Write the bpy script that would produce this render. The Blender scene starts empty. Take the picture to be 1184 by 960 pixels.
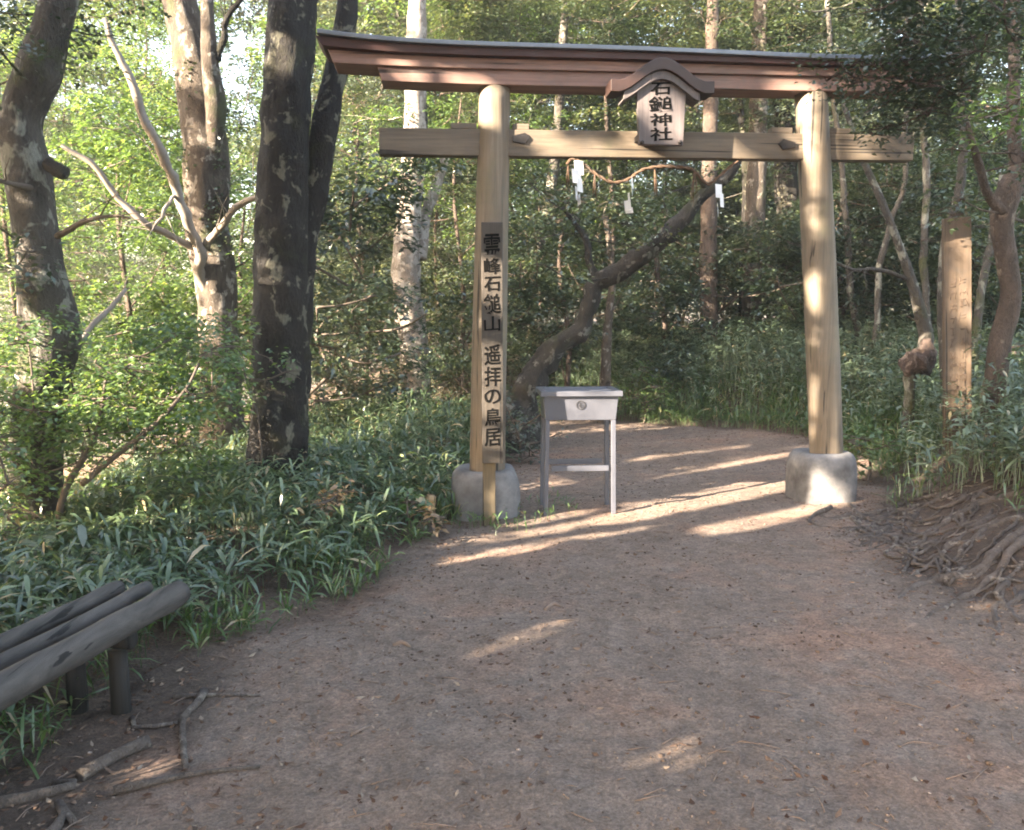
import bpy, math, random
import numpy as np
from mathutils import Vector, Matrix
R = math.radians
rng = np.random.default_rng(7)
random.seed(7)
scene = bpy.context.scene
COL = scene.collection

# ------------------------------------------------------------------ camera
F, CX, CY, CAMZ = 950.0, 592.0, 480.0, 1.55
TH = math.atan(115/950.0)
ct, st = math.cos(TH), math.sin(TH)
def ray(px, py):
    dx = (px-CX)/F; dy = -(py-CY)/F
    return np.array([dx, ct+dy*st, -st+dy*ct])
def W(px, py, Y):
    d = ray(px, py); t = Y/d[1]
    return np.array([d[0]*t, Y, CAMZ+d[2]*t])
def G(px, py, z=0.0):
    d = ray(px, py); t = (z-CAMZ)/d[2]
    return np.array([d[0]*t, d[1]*t, z])
def zc(Y, z):
    return Y*ct-(z-CAMZ)*st
cam = bpy.data.cameras.new('camera'); camo = bpy.data.objects.new('camera', cam); COL.objects.link(camo)
camo.location = (0, 0, CAMZ); camo.rotation_euler = (math.pi/2-TH, 0, 0)
cam.sensor_width = 36; cam.lens = 36*F/1184; cam.clip_end = 1000; cam.clip_start = 0.05
scene.camera = camo

# ------------------------------------------------------------------ light
SUN_EL = R(20); hx, hy = 0.84, 0.543
n_ = math.hypot(hx, hy); hx /= n_; hy /= n_
L = np.array([hx*math.cos(SUN_EL), hy*math.cos(SUN_EL), -math.sin(SUN_EL)])
U_ = np.array([-hy, hx, 0.0])
V_ = np.array([hx*math.sin(SUN_EL), hy*math.sin(SUN_EL), math.cos(SUN_EL)])
def uv(p):
    p = np.asarray(p, float); return np.stack([p@U_, p@V_], -1)
world = bpy.data.worlds.new("World"); scene.world = world; world.use_nodes = True
nt = world.node_tree; bg = nt.nodes['Background']
sky = nt.nodes.new('ShaderNodeTexSky'); sky.sky_type = 'NISHITA'; sky.sun_disc = False
sky.sun_elevation = SUN_EL; sky.sun_rotation = math.atan2(-hx, -hy)
sky.air_density = 1.0; sky.dust_density = 3.0; sky.ozone_density = 1.0
tint = nt.nodes.new('ShaderNodeMix'); tint.data_type = 'RGBA'; tint.blend_type = 'MULTIPLY'; tint.inputs[0].default_value = 1; tint.inputs[7].default_value = (1.14, 1.0, .87, 1)
nt.links.new(sky.outputs[0], tint.inputs[6]); nt.links.new(tint.outputs[2], bg.inputs[0]); bg.inputs[1].default_value = 0.10
sl = bpy.data.lights.new('sun', 'SUN'); sl.energy = 5.0; sl.angle = R(0.5); sl.color = (1.0, 0.82, 0.62)
so = bpy.data.objects.new('sun', sl); COL.objects.link(so)
so.rotation_euler = Vector(L).to_track_quat('-Z', 'Y').to_euler(); so.location = (-20, -13, 12)
scene.view_settings.view_transform = 'Standard'; scene.view_settings.look = 'None'
scene.view_settings.gamma = 1; scene.view_settings.exposure = 3.68
scene.render.engine = 'CYCLES'
scene.cycles.max_bounces = 7; scene.cycles.diffuse_bounces = 4; scene.cycles.glossy_bounces = 2
scene.cycles.transmission_bounces = 4; scene.cycles.caustics_reflective = False
scene.cycles.pixel_filter_type = 'BLACKMAN_HARRIS'; scene.cycles.filter_width = 1.9
scene.cycles.use_denoising = True

# ------------------------------------------------------------------ helpers
def hash3(i, j, k, s):
    h = (i*374761393 + j*668265263 + k*2147483647 + s*1274126177) & 0xffffffff
    h = ((h ^ (h >> 13))*1274126177) & 0xffffffff
    return ((h ^ (h >> 16)) & 0xffffff)/float(0xffffff)*2-1
def vn(p, s=0):
    p = np.asarray(p, float); i = np.floor(p).astype(np.int64); f = p-i; f = f*f*(3-2*f)
    r = 0
    for a in (0, 1):
        for b in (0, 1):
            for c in (0, 1):
                w = (f[..., 0] if a else 1-f[..., 0])*(f[..., 1] if b else 1-f[..., 1])*(f[..., 2] if c else 1-f[..., 2])
                r = r+w*hash3(i[..., 0]+a, i[..., 1]+b, i[..., 2]+c, s)
    return r
def fbm(p, s=0, o=3):
    p = np.asarray(p, float); r = 0; a = 1
    for k in range(o):
        r = r+a*vn(p*(2**k)+k*17.3, s+k); a *= .5
    return r
def sst(a, b, x):
    t = np.clip((x-a)/(b-a), 0, 1); return t*t*(3-2*t)

def link(o, parent=None):
    COL.objects.link(o)
    if parent is not None: o.parent = parent
    return o
def tag(o, label=None, cat=None, group=None, kind=None):
    if label: o['label'] = label
    if cat: o['category'] = cat
    if group: o['group'] = group
    if kind: o['kind'] = kind
    return o
def thing(name, label, cat, loc=(0, 0, 0), rz=0, group=None):
    o = bpy.data.objects.new(name, None); o.empty_display_size = .1; link(o)
    o.location = loc; o.rotation_euler = (0, 0, rz)
    return tag(o, label, cat, group)

class MB:
    """collects shapes, then builds one mesh object"""
    def __init__(s): s.v = []; s.f = []; s.n = 0; s.sm = []
    def add(s, v, f, smooth=True):
        v = np.asarray(v, float).reshape(-1, 3)
        s.v.append(v); s.f += [tuple(int(i)+s.n for i in q) for q in f]; s.sm += [smooth]*len(f); s.n += len(v)
    def box(s, x0, x1, y0, y1, z0, z1, bev=0.0):
        v = [(x, y, z) for z in (z0, z1) for y in (y0, y1) for x in (x0, x1)]
        s.add(v, [(0, 2, 3, 1), (4, 5, 7, 6), (0, 1, 5, 4), (1, 3, 7, 5), (3, 2, 6, 7), (2, 0, 4, 6)], False)
    def tube(s, pts, rad, sides=10, rough=0.0, seed=0, freq=6.0, cap=True, flare=None):
        pts = np.asarray(pts, float); n = len(pts); rad = np.broadcast_to(np.asarray(rad, float), (n,))
        t = np.gradient(pts, axis=0); t /= np.linalg.norm(t, axis=1)[:, None]+1e-9
        ref = np.array([1.0, 0.13, 0.07]) if abs(t[:, 2]).mean() > .6 else np.array([0.05, 0.1, 1.0])
        a = np.cross(t, ref); a /= np.linalg.norm(a, axis=1)[:, None]+1e-9; b = np.cross(t, a)
        ang = np.linspace(0, 2*np.pi, sides, endpoint=False)
        dirs = a[:, None]*np.cos(ang)[None, :, None]+b[:, None]*np.sin(ang)[None, :, None]
        P = pts[:, None]+dirs*rad[:, None, None]
        if rough > 0:
            d = fbm(P*np.array([freq, freq, freq*.45]), seed)
            P = P+dirs*(d*rough*rad[:, None])[..., None]
        f = [(i*sides+j, i*sides+(j+1) % sides, (i+1)*sides+(j+1) % sides, (i+1)*sides+j) for i in range(n-1) for j in range(sides)]
        v = P.reshape(-1, 3)
        if cap:
            v = np.vstack([v, pts[0], pts[-1]]); c0, c1 = n*sides, n*sides+1
            f += [(c0, (j+1) % sides, j) for j in range(sides)]+[(c1, (n-1)*sides+j, (n-1)*sides+(j+1) % sides) for j in range(sides)]
        s.add(v, f)
    def build(s, name, mat, parent=None, bevel=0.0, seg=2):
        m = bpy.data.meshes.new(name); m.from_pydata(np.vstack(s.v).tolist(), [], s.f); m.update()
        m.polygons.foreach_set('use_smooth', s.sm)
        m.materials.append(mat); o = bpy.data.objects.new(name, m); link(o, parent)
        if bevel > 0:
            b = o.modifiers.new('bevel', 'BEVEL'); b.width = bevel; b.segments = seg; b.limit_method = 'ANGLE'
        return o

def fast_mesh(name, verts, faces, mat, rnd=None, parent=None, smooth=False):
    """faces: list of (N,k) index arrays"""
    m = bpy.data.meshes.new(name); verts = np.asarray(verts, np.float32).reshape(-1, 3)
    m.vertices.add(len(verts)); m.vertices.foreach_set('co', verts.ravel())
    li = np.concatenate([f.ravel() for f in faces]).astype(np.int32)
    ln = np.concatenate([np.full(len(f), f.shape[1]) for f in faces]).astype(np.int32)
    ls = np.concatenate([[0], np.cumsum(ln)[:-1]]).astype(np.int32)
    m.loops.add(len(li)); m.loops.foreach_set('vertex_index', li)
    m.polygons.add(len(ln)); m.polygons.foreach_set('loop_start', ls); m.polygons.foreach_set('loop_total', ln)
    if smooth: m.polygons.foreach_set('use_smooth', np.ones(len(ln), bool))
    if rnd is not None:
        a = m.attributes.new('rnd', 'FLOAT', 'POINT'); a.data.foreach_set('value', np.asarray(rnd, np.float32))
    m.update(calc_edges=True)
    if mat is not None: m.materials.append(mat)
    o = bpy.data.objects.new(name, m); link(o, parent)
    return o

# ------------------------------------------------------------------ materials
def newmat(name):
    m = bpy.data.materials.new(name); m.use_nodes = True; t = m.node_tree
    return m, t, t.nodes['Principled BSDF']
def N(t, kind, **kw):
    n = t.nodes.new(kind)
    for k, v in kw.items():
        if k in n.inputs: n.inputs[k].default_value = v
        else: setattr(n, k, v)
    return n
def ramp(t, fac, stops, interp='LINEAR'):
    r = t.nodes.new('ShaderNodeValToRGB'); r.color_ramp.interpolation = interp
    e = r.color_ramp.elements
    while len(e) < len(stops): e.new(.5)
    for q, (p, c) in zip(e, stops): q.position = p; q.color = (*c, 1) if len(c) == 3 else c
    t.links.new(fac, r.inputs[0]); return r.outputs[0]
def mixc(t, f, a, b, mode='MIX'):
    m = t.nodes.new('ShaderNodeMix'); m.data_type = 'RGBA'; m.blend_type = mode
    for s, v in ((0, f), (6, a), (7, b)):
        if isinstance(v, (int, float)): m.inputs[s].default_value = v
        elif isinstance(v, tuple): m.inputs[s].default_value = (*v, 1)
        else: t.links.new(v, m.inputs[s])
    return m.outputs[2]
def coords(t, scale=(1, 1, 1)):
    c = t.nodes.new('ShaderNodeTexCoord'); mp = t.nodes.new('ShaderNodeMapping'); mp.inputs['Scale'].default_value = scale
    t.links.new(c.outputs['Object'], mp.inputs[0]); return mp.outputs[0]
def noise(t, vec, scale, detail=4, rough=.55, dist=0):
    n = t.nodes.new('ShaderNodeTexNoise'); n.inputs['Scale'].default_value = scale; n.inputs['Detail'].default_value = detail
    n.inputs['Roughness'].default_value = rough; n.inputs['Distortion'].default_value = dist
    t.links.new(vec, n.inputs['Vector']); return n.outputs[0]
def bump(t, h, bs, strength=.4, dist=.01):
    b = t.nodes.new('ShaderNodeBump'); b.inputs['Strength'].default_value = strength; b.inputs['Distance'].default_value = dist
    t.links.new(h, b.inputs['Height']); t.links.new(b.outputs[0], bs.inputs['Normal'])

def leafmat(name, stops, trans=.42, gloss=.06):
    m = bpy.data.materials.new(name); m.use_nodes = True; t = m.node_tree; t.nodes.clear()
    out = t.nodes.new('ShaderNodeOutputMaterial')
    a = t.nodes.new('ShaderNodeAttribute'); a.attribute_name = 'rnd'
    c = ramp(t, a.outputs['Fac'], stops)
    tc = mixc(t, 1.0, c, (1.3, 1.2, .7), 'MULTIPLY')
    d = t.nodes.new('ShaderNodeBsdfDiffuse'); tr = t.nodes.new('ShaderNodeBsdfTranslucent'); g = t.nodes.new('ShaderNodeBsdfGlossy')
    g.inputs['Roughness'].default_value = .38; g.inputs['Color'].default_value = (.9, .95, 1, 1)
    t.links.new(c, d.inputs[0]); t.links.new(tc, tr.inputs[0])
    m1 = t.nodes.new('ShaderNodeMixShader'); m1.inputs[0].default_value = trans
    t.links.new(d.outputs[0], m1.inputs[1]); t.links.new(tr.outputs[0], m1.inputs[2])
    m2 = t.nodes.new('ShaderNodeMixShader'); m2.inputs[0].default_value = gloss
    t.links.new(m1.outputs[0], m2.inputs[1]); t.links.new(g.outputs[0], m2.inputs[2])
    t.links.new(m2.outputs[0], out.inputs[0]); return m

def barkmat(name, dark, mid, light, lichen=.55, scale=1.0, moss=None):
    m, t, b = newmat(name)
    v = coords(t, (1, 1, .4))
    n1 = noise(t, v, 5*scale, 6, .6, .6); n2 = noise(t, v, 38*scale, 4, .7)
    v2 = coords(t, (1, 1, .8)); n3 = noise(t, v2, 3.4*scale, 3, .65, .4)
    base = ramp(t, n1, [(.3, dark), (.7, mid)])
    base = mixc(t, mask(t, n3, lichen, lichen+.06), base, light)
    if moss:
        n4 = noise(t, v2, 2.3, 4, .6, .2)
        base = mixc(t, mask(t, n4, .56, .66), base, moss)
    base = mixc(t, .55, base, ramp(t, n2, [(.25, (.35, .35, .35)), (.75, (1.3, 1.3, 1.3))]), 'MULTIPLY')
    t.links.new(base, b.inputs['Base Color']); b.inputs['Roughness'].default_value = .9
    mm = t.nodes.new('ShaderNodeMath'); mm.operation = 'ADD'; t.links.new(n1, mm.inputs[0]); t.links.new(n2, mm.inputs[1])
    bump(t, mm.outputs[0], b, 1.0, .045); return m
def mask(t, fac, a, b):
    r = t.nodes.new('ShaderNodeMapRange'); r.inputs[1].default_value = a; r.inputs[2].default_value = b
    t.links.new(fac, r.inputs[0]); return r.outputs[0]

def woodmat(name, c1, c2, axis='Z', sc=1.0, rough=.75, stain=None):
    m, t, b = newmat(name)
    s = {'Z': (1, 1, .05), 'X': (.05, 1, 1), 'Y': (1, .05, 1)}[axis]
    v = coords(t, s); n1 = noise(t, v, 28*sc, 5, .65, .8); n2 = noise(t, coords(t), 2.2, 4, .6); n3 = noise(t, v, 120*sc, 2, .6)
    c = ramp(t, n1, [(.3, c1), (.7, c2)])
    c = mixc(t, .4, c, ramp(t, n2, [(.3, (.55, .55, .55)), (.7, (1.25, 1.25, 1.25))]), 'MULTIPLY')
    c = mixc(t, .25, c, ramp(t, n3, [(.3, (.5, .5, .5)), (.7, (1.3, 1.3, 1.3))]), 'MULTIPLY')
    if stain:
        n4 = noise(t, coords(t, (1, 1, .5)), 3.0, 5, .65, .3)
        c = mixc(t, mask(t, n4, .55, .7), c, stain)
    n5 = noise(t, coords(t, tuple(q*(.35 if q < 1 else 1) for q in s)), 46*sc, 3, .5, .2); n6 = noise(t, coords(t), 5.5, 6, .7, .4)
    c = mixc(t, mask(t, n5, .635, .66), c, tuple(x*.22 for x in c1))
    gm = t.nodes.new('ShaderNodeMath'); gm.operation = 'MULTIPLY'; gm.inputs[1].default_value = .38; t.links.new(mask(t, n6, .48, .68), gm.inputs[0])
    g_ = sum(c2)/3; c = mixc(t, gm.outputs[0], c, (g_*.62, g_*.60, g_*.56))
    t.links.new(c, b.inputs['Base Color']); b.inputs['Roughness'].default_value = rough
    bump(t, n1, b, .5, .008); return m
def plain(name, c, rough=.6, metal=0.0, var=.25, sc=9, bm=.15):
    m, t, b = newmat(name); n = noise(t, coords(t), sc, 6, .65)
    c_ = mixc(t, var, c, ramp(t, n, [(.3, (.3, .3, .3)), (.7, (1.6, 1.6, 1.6))]), 'MULTIPLY')
    t.links.new(c_, b.inputs['Base Color']); b.inputs['Roughness'].default_value = rough; b.inputs['Metallic'].default_value = metal
    bump(t, noise(t, coords(t), sc*8, 3), b, bm, .004); return m

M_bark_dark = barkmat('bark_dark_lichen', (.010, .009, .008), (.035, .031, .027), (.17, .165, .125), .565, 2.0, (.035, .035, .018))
M_bark_grey = barkmat('bark_grey_lichen', (.05, .045, .04), (.12, .11, .095), (.27, .275, .235), .55, 1.5, (.08, .09, .04))
M_bark_pale = barkmat('bark_pale', (.05, .038, .03), (.17, .14, .11), (.33, .30, .26), .56, 2.4, (.09, .10, .05))
M_bark_lean = barkmat('bark_lean', (.022, .02, .018), (.07, .064, .055), (.20, .20, .175), .57, 2.2, (.045, .05, .025))
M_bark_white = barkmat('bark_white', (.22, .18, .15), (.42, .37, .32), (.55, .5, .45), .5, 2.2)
M_bark_brown = barkmat('bark_brown', (.055, .04, .03), (.14, .105, .085), (.25, .21, .17), .6, 1.8)
M_branch = plain('branch_bark', (.10, .08, .065), .9)
M_branch_pale = plain('branch_bark_pale', (.24, .21, .18), .85)
M_pine = woodmat('weathered_pine', (.11, .09, .066), (.22, .178, .13), 'Z', .6, .7, (.15, .135, .085))
M_pine_x = woodmat('weathered_pine_beam', (.085, .068, .05), (.165, .133, .098), 'X', .6, .7, (.10, .09, .06))
M_lintel = woodmat('pink_brown_beam', (.19, .115, .095), (.30, .19, .158), 'X', .6, .7)
M_redboard = woodmat('shaded_red_board', (.035, .013, .011), (.065, .024, .02), 'X', .6, .6)  # red-brown board, darkened to hold the shadow under the roof cap
M_cap = plain('metal_roof_sheet', (.16, .18, .21), .4, .5, .3, 4)
M_plaque = woodmat('plaque_wood', (.09, .078, .08), (.13, .112, .113), 'Z', .5, .7)
M_plaqueroof = plain('plaque_roof_brown', (.030, .015, .012), .5, 0, .3)
M_ink = plain('black_ink', (.006, .006, .006), 1.0, 0, .1); M_ink.node_tree.nodes['Principled BSDF'].inputs['Specular IOR Level'].default_value = 0
M_inkfade = plain('faded_ink', (.10, .07, .05), .8, 0, .3)
M_iron = plain('black_iron', (.02, .018, .018), .5, .4)
M_conc = plain('concrete_footing', (.155, .155, .16), .85, 0, .8, 5, .6)
M_steel = plain('grey_painted_steel', (.10, .108, .135), .42, .25, .14, 5, .05)
M_steel_d = plain('engraved_crest', (.035, .035, .04), .6, 0, .1)
M_board = woodmat('sign_board_wood', (.034, .029, .024), (.062, .052, .042), 'Z', .6, .7)
M_board2 = woodmat('marker_post_wood', (.085, .062, .042), (.16, .115, .08), 'Z', .6, .7)
M_postdark = woodmat('stub_post_wood', (.08, .065, .04), (.14, .11, .07), 'Z', .7, .8)
M_log = woodmat('bench_log_shaded', (.010, .009, .008), (.024, .021, .019), 'Z', .8, .85)  # legs and cross logs: shade below the seat is put into this colour
M_loglong = woodmat('bench_rail_grey', (.028, .025, .023), (.095, .085, .078), 'Y', .5, .85)
M_root = barkmat('root_bark', (.11, .09, .078), (.24, .20, .175), (.34, .30, .26), .58, 3)
M_straw = woodmat('straw_rope', (.08, .05, .032), (.15, .095, .06), 'X', 1.2, .9)
M_paper = plain('white_paper', (.8, .82, .86), .6, 0, .05)
M_stump = woodmat('yellow_stump_wood', (.33, .22, .12), (.48, .34, .19), 'Z', .8, .8)
M_twig = plain('dry_twig', (.17, .125, .10), .9)
M_burl = barkmat('burl_bark', (.07, .05, .042), (.17, .12, .10), (.26, .20, .17), .55, 4)

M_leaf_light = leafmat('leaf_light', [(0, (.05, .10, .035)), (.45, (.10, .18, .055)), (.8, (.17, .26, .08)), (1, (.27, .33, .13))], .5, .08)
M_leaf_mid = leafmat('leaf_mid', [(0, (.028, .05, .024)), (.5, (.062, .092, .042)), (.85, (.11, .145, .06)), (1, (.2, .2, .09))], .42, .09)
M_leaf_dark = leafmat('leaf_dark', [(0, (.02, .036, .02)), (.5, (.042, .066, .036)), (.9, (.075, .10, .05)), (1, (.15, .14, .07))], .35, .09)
M_leaf_haze = leafmat('leaf_pale', [(0, (.07, .10, .07)), (.6, (.13, .165, .11)), (1, (.21, .24, .16))], .45, .09)
M_sasa = leafmat('sasa_leaf', [(0, (.03, .06, .03)), (.5, (.08, .13, .062)), (.78, (.14, .20, .095)), (.9, (.24, .28, .14)), (1, (.38, .31, .19))], .3, .08)
M_sasa_light = leafmat('sasa_leaf_pale', [(0, (.05, .085, .05)), (.5, (.12, .17, .10)), (.8, (.18, .24, .14)), (.92, (.26, .31, .18)), (1, (.38, .32, .2))], .3, .09)
M_grass = leafmat('grass_leaf', [(0, (.04, .09, .025)), (.6, (.09, .16, .045)), (.9, (.17, .22, .07)), (1, (.33, .27, .15))], .35, .08)
M_litter = leafmat('dead_leaf', [(0, (.07, .04, .03)), (.4, (.13, .085, .062)), (.85, (.20, .14, .105)), (1, (.29, .24, .19))], .08, .0)
M_dry = leafmat('dry_fern', [(0, (.16, .10, .05)), (.6, (.32, .22, .12)), (1, (.45, .36, .22))], .3)

def groundmat(name):
    m, t, b = newmat(name); v = coords(t)
    n1 = noise(t, v, .9, 5, .6, .3); n2 = noise(t, v, 9, 6, .7); n3 = noise(t, v, 70, 5, .8); n4 = noise(t, v, 2.3, 4, .6); n5 = noise(t, v, 24, 6, .75, .5)
    c1 = ramp(t, n1, [(.35, (.195, .148, .117)), (.5, (.23, .175, .14)), (.64, (.29, .188, .138))])
    c1 = mixc(t, mask(t, n4, .5, .62), c1, (.24, .188, .155))
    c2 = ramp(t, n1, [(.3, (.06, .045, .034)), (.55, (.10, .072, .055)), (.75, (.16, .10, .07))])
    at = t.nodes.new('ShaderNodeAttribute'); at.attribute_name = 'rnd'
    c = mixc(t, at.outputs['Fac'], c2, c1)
    c = mixc(t, .65, c, ramp(t, n2, [(.25, (.5, .5, .5)), (.75, (1.4, 1.4, 1.4))]), 'MULTIPLY')
    c = mixc(t, .6, c, ramp(t, n5, [(.3, (.45, .45, .45)), (.5, (1, 1, 1)), (.7, (1.5, 1.5, 1.5))]), 'MULTIPLY')
    c = mixc(t, .8, c, ramp(t, n3, [(.3, (.35, .35, .35)), (.5, (1, 1, 1)), (.7, (1.7, 1.7, 1.7))]), 'MULTIPLY')
    t.links.new(c, b.inputs['Base Color']); b.inputs['Roughness'].default_value = .95
    mm = t.nodes.new('ShaderNodeMath'); mm.operation = 'MULTIPLY_ADD'; mm.inputs[1].default_value = .5
    m3 = t.nodes.new('ShaderNodeMath'); m3.operation = 'ADD'; t.links.new(n2, m3.inputs[0]); t.links.new(n5, m3.inputs[1])
    t.links.new(n3, mm.inputs[0]); t.links.new(m3.outputs[0], mm.inputs[2])
    bump(t, mm.outputs[0], b, .9, .04); return m
M_path = groundmat('trodden_earth'); M_ground = M_path

# ------------------------------------------------------------------ terrain
PL = [(-1.95, -9), (-1.85, 2), (-1.68, 2.8), (-1.42, 3.8), (-.98, 4.55), (-.50, 6.0), (-.2, 7.2), (.1, 8.6), (-.1, 10), (-1.2, 11.6), (-2.6, 13)]
PR = [(-2.2, 14.4), (0, 13.2), (1.6, 11.7), (2.9, 11.1), (3.7, 10.2), (3.75, 8.4), (3.05, 6.5), (2.55, 5.4), (2.35, 4.5), (2.75, 3.8), (3.7, 2), (4.2, -9)]
POLY = np.array(PL+PR)
def pathsd(x, y):
    """signed distance to path outline (neg inside) and side (+1 right/far, -1 left)"""
    x = np.asarray(x, float); y = np.asarray(y, float); best = np.full(x.shape, 1e9); side = np.zeros(x.shape); ins = np.zeros(x.shape, bool)
    n = len(POLY); nl = len(PL)
    for i in range(n):
        a = POLY[i]; c = POLY[(i+1) % n]; e = c-a
        tt = np.clip(((x-a[0])*e[0]+(y-a[1])*e[1])/(e@e), 0, 1)
        d = np.hypot(x-a[0]-tt*e[0], y-a[1]-tt*e[1])
        q = d < best; best = np.where(q, d, best); side = np.where(q, -1 if i < nl-1 else 1, side)
        cr = ((a[1] > y) != (c[1] > y)) & (x < (c[0]-a[0])*(y-a[1])/((c[1]-a[1]) or 1e-9)+a[0]); ins ^= cr
    w = fbm(np.stack([x*1.3, y*1.3, x*0], -1), 5)*.10
    return np.where(ins, -best, best)+w, side
def H(x, y, carve=False):
    x = np.asarray(x, float); y = np.asarray(y, float)
    sd, side = pathsd(x, y); d = np.maximum(sd, 0)
    z = .02*np.clip(x, -2, 4)
    z = z+np.where(side > 0, .30*sst(0, .9, d)*(1-.5*sst(6.6, 5.6, y))+.085*np.clip(d, 0, 7)*(1-.25*sst(6.6, 5.6, y))+.25*sst(9.5, 13, y)*sst(.2, 1.5, d), .04*sst(0, .5, d)+.04*sst(.2, .9, d)*sst(6, 7.5, y)+.10*sst(6, 9, y)*sst(.2, 1, d))
    vl = (-3.4+.12*(y-3))-x; v = .5*(vl+np.sqrt(vl*vl+.6))
    z = z-.36*np.where(v > 30, 30+(v-30)*.2, v)*sst(-6, 1, y+2)
    z = z+.04*fbm(np.stack([x*.7, y*.7, x*0], -1), 9)*sst(-.1, .6, sd)
    if carve: z = z-.07*sst(.02, -.12, sd)
    return z
def Hs(x, y): return float(H(np.array([x]), np.array([y]))[0])
def zpath(x, y):
    sd, _ = pathsd(x, y); p = np.stack([x, y, x*0], -1)
    return H(x, y)+.012-.05*sst(.0, .14, sd)+.010*fbm(p*3.1, 21)+.0035*fbm(p*17, 22, 2)+.03*sst(-.6, 0, sd)*fbm(p*2.2, 23)*.5
def grid(name, xs, ys, zf, mat, keep=None):
    X, Y = np.meshgrid(xs, ys); Z = zf(X, Y); nx, ny = len(xs), len(ys)
    idx = np.arange(nx*ny).reshape(ny, nx)
    q = np.stack([idx[:-1, :-1], idx[:-1, 1:], idx[1:, 1:], idx[1:, :-1]], -1).reshape(-1, 4)
    V = np.stack([X, Y, Z], -1).reshape(-1, 3)
    if keep is not None:
        k = keep(X, Y).ravel(); q = q[k[q].all(1)]
        used = np.unique(q); mp = np.full(len(V), -1); mp[used] = np.arange(len(used)); V = V[used]; q = mp[q]
    sd, _ = pathsd(V[:, 0], V[:, 1]); w = .22*fbm(np.stack([V[:, 0]*2.1, V[:, 1]*2.1, V[:, 0]*0], -1), 61)+.7*sst(.9, .2, np.hypot(V[:, 0]+1.75, np.maximum(0, V[:, 1]-3.2)))  # last term darkens the soil round the bench, painting its shade
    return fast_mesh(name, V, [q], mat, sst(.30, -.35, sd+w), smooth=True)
far = np.array([14, 20, 30, 45, 70, 110, 180, 300.])
xs = np.concatenate([-far[::-1], np.arange(-10, 10.01, .13), far]); ys = np.concatenate([-far[::-1], np.arange(-6, 18.01, .13), far+8])
tag(grid('ground', xs, ys, lambda x, y: H(x, y, True), M_ground), kind='structure')
tag(grid('path', np.arange(-2.8, 4.9, .04), np.arange(-5, 14.9, .04), zpath, M_path, lambda x, y: pathsd(x, y)[0] < .17), kind='structure')

# ------------------------------------------------------------------ lit patches (gaps in the sunward canopy)
GAPS = []   # (u,v of a, u,v of b, half width, keep probability of leaves)
def gapg(x1, y1, x2, y2, w, p=0.0, z=.03):
    GAPS.append((uv(G(x1, y1, z)), uv(G(x2, y2, z)), w/2, p))
def gapt(x1, y1, x2, y2, Y, w, p=0.0):
    GAPS.append((uv(W(x1, y1, Y)), uv(W(x2, y2, Y)), w/2, p))
gapg(505, 750, 650, 719, .11, .22); gapg(520, 705, 620, 690, .08, .4)
gapg(525, 640, 720, 614, .13, .03); gapg(525, 622, 680, 602, .13, .03)
gapg(660, 662, 715, 657, .09, .3); gapg(672, 643, 720, 641, .07, .3)
gapg(740, 592, 925, 560, .34, 0); gapg(860, 606, 975, 580, .26, 0)
gapg(770, 552, 920, 528, .13, .0); gapg(745, 530, 850, 519, .13, .05); gapg(830, 562, 920, 549, .10, .0)
gapg(985, 552, 1025, 532, .24, 0); gapg(730, 512, 900, 500, .2, .3); gapg(800, 541, 925, 520, .1, .1)
gapg(670, 905, 780, 872, .08, .3); gapg(1005, 808, 1075, 782, .08, .25); gapg(905, 925, 1000, 882, .10, .3)
gapg(1060, 860, 1150, 830, .13, .2); gapg(810, 700, 900, 668, .05, .3); gapg(690, 700, 800, 675, .05, .3)
gapg(1095, 690, 1175, 690, .12, .15, .15)
# torii
gapt(560, 112, 578, 128, 6.3, .20); gapt(566, 178, 574, 200, 6.3, .10, .2)
gapt(574, 430, 572, 520, 5.9, .16, .02); gapt(565, 565, 565, 592, 5.9, .09)
gapt(548, 350, 548, 420, 6.3, .06, .2); gapt(546, 500, 546, 535, 6.3, .07, .2)
gapt(930, 118, 930, 152, 6.5, .22); gapt(932, 190, 934, 198, 6.5, .05, .15); gapt(936, 248, 938, 258, 6.5, .11, .05)
gapt(938, 325, 942, 342, 6.5, .15, 0); gapt(943, 388, 945, 398, 6.5, .09, .05); gapt(948, 450, 955, 508, 6.5, .2, 0)
gapt(948, 570, 965, 582, 6.4, .1)
gapt(635, 172, 705, 165, 6.3, .20, 0); gapt(600, 168, 625, 168, 6.3, .12, .35); gapt(812, 172, 832, 170, 6.4, .14); gapt(1000, 172, 1050, 172, 6.6, .16, .1)
gapt(860, 172, 890, 172, 6.4, .10, .4)
gapt(435, 62, 465, 66, 6.1, .09, 0); gapt(485, 86, 545, 90, 6.1, .12, 0); gapt(650, 90, 735, 93, 6.1, .12, 0); gapt(590, 72, 640, 75, 6.1, .08, .2)
gapt(480, 70, 530, 74, 6.1, .04, .3); gapt(900, 84, 930, 84, 6.3, .07, .2); gapt(960, 92, 1010, 90, 6.4, .14, .15); gapt(700, 88, 715, 90, 6.1, .1, .1)
gapt(440, 160, 510, 172, 6.2, .05, .4)
# trunks on the left
gapt(322, 55, 332, 78, 6.9, .22, .05); gapt(318, 308, 325, 328, 6.9, .15, .05); gapt(385, 75, 392, 105, 6.9, .14, .1)
gapt(20, 122, 30, 132, 6.4, .16, .1); gapt(42, 300, 50, 312, 6.4, .18, .1); gapt(35, 365, 45, 385, 6.4, .2, .1); gapt(30, 170, 34, 250, 6.4, .06, .2)
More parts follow.
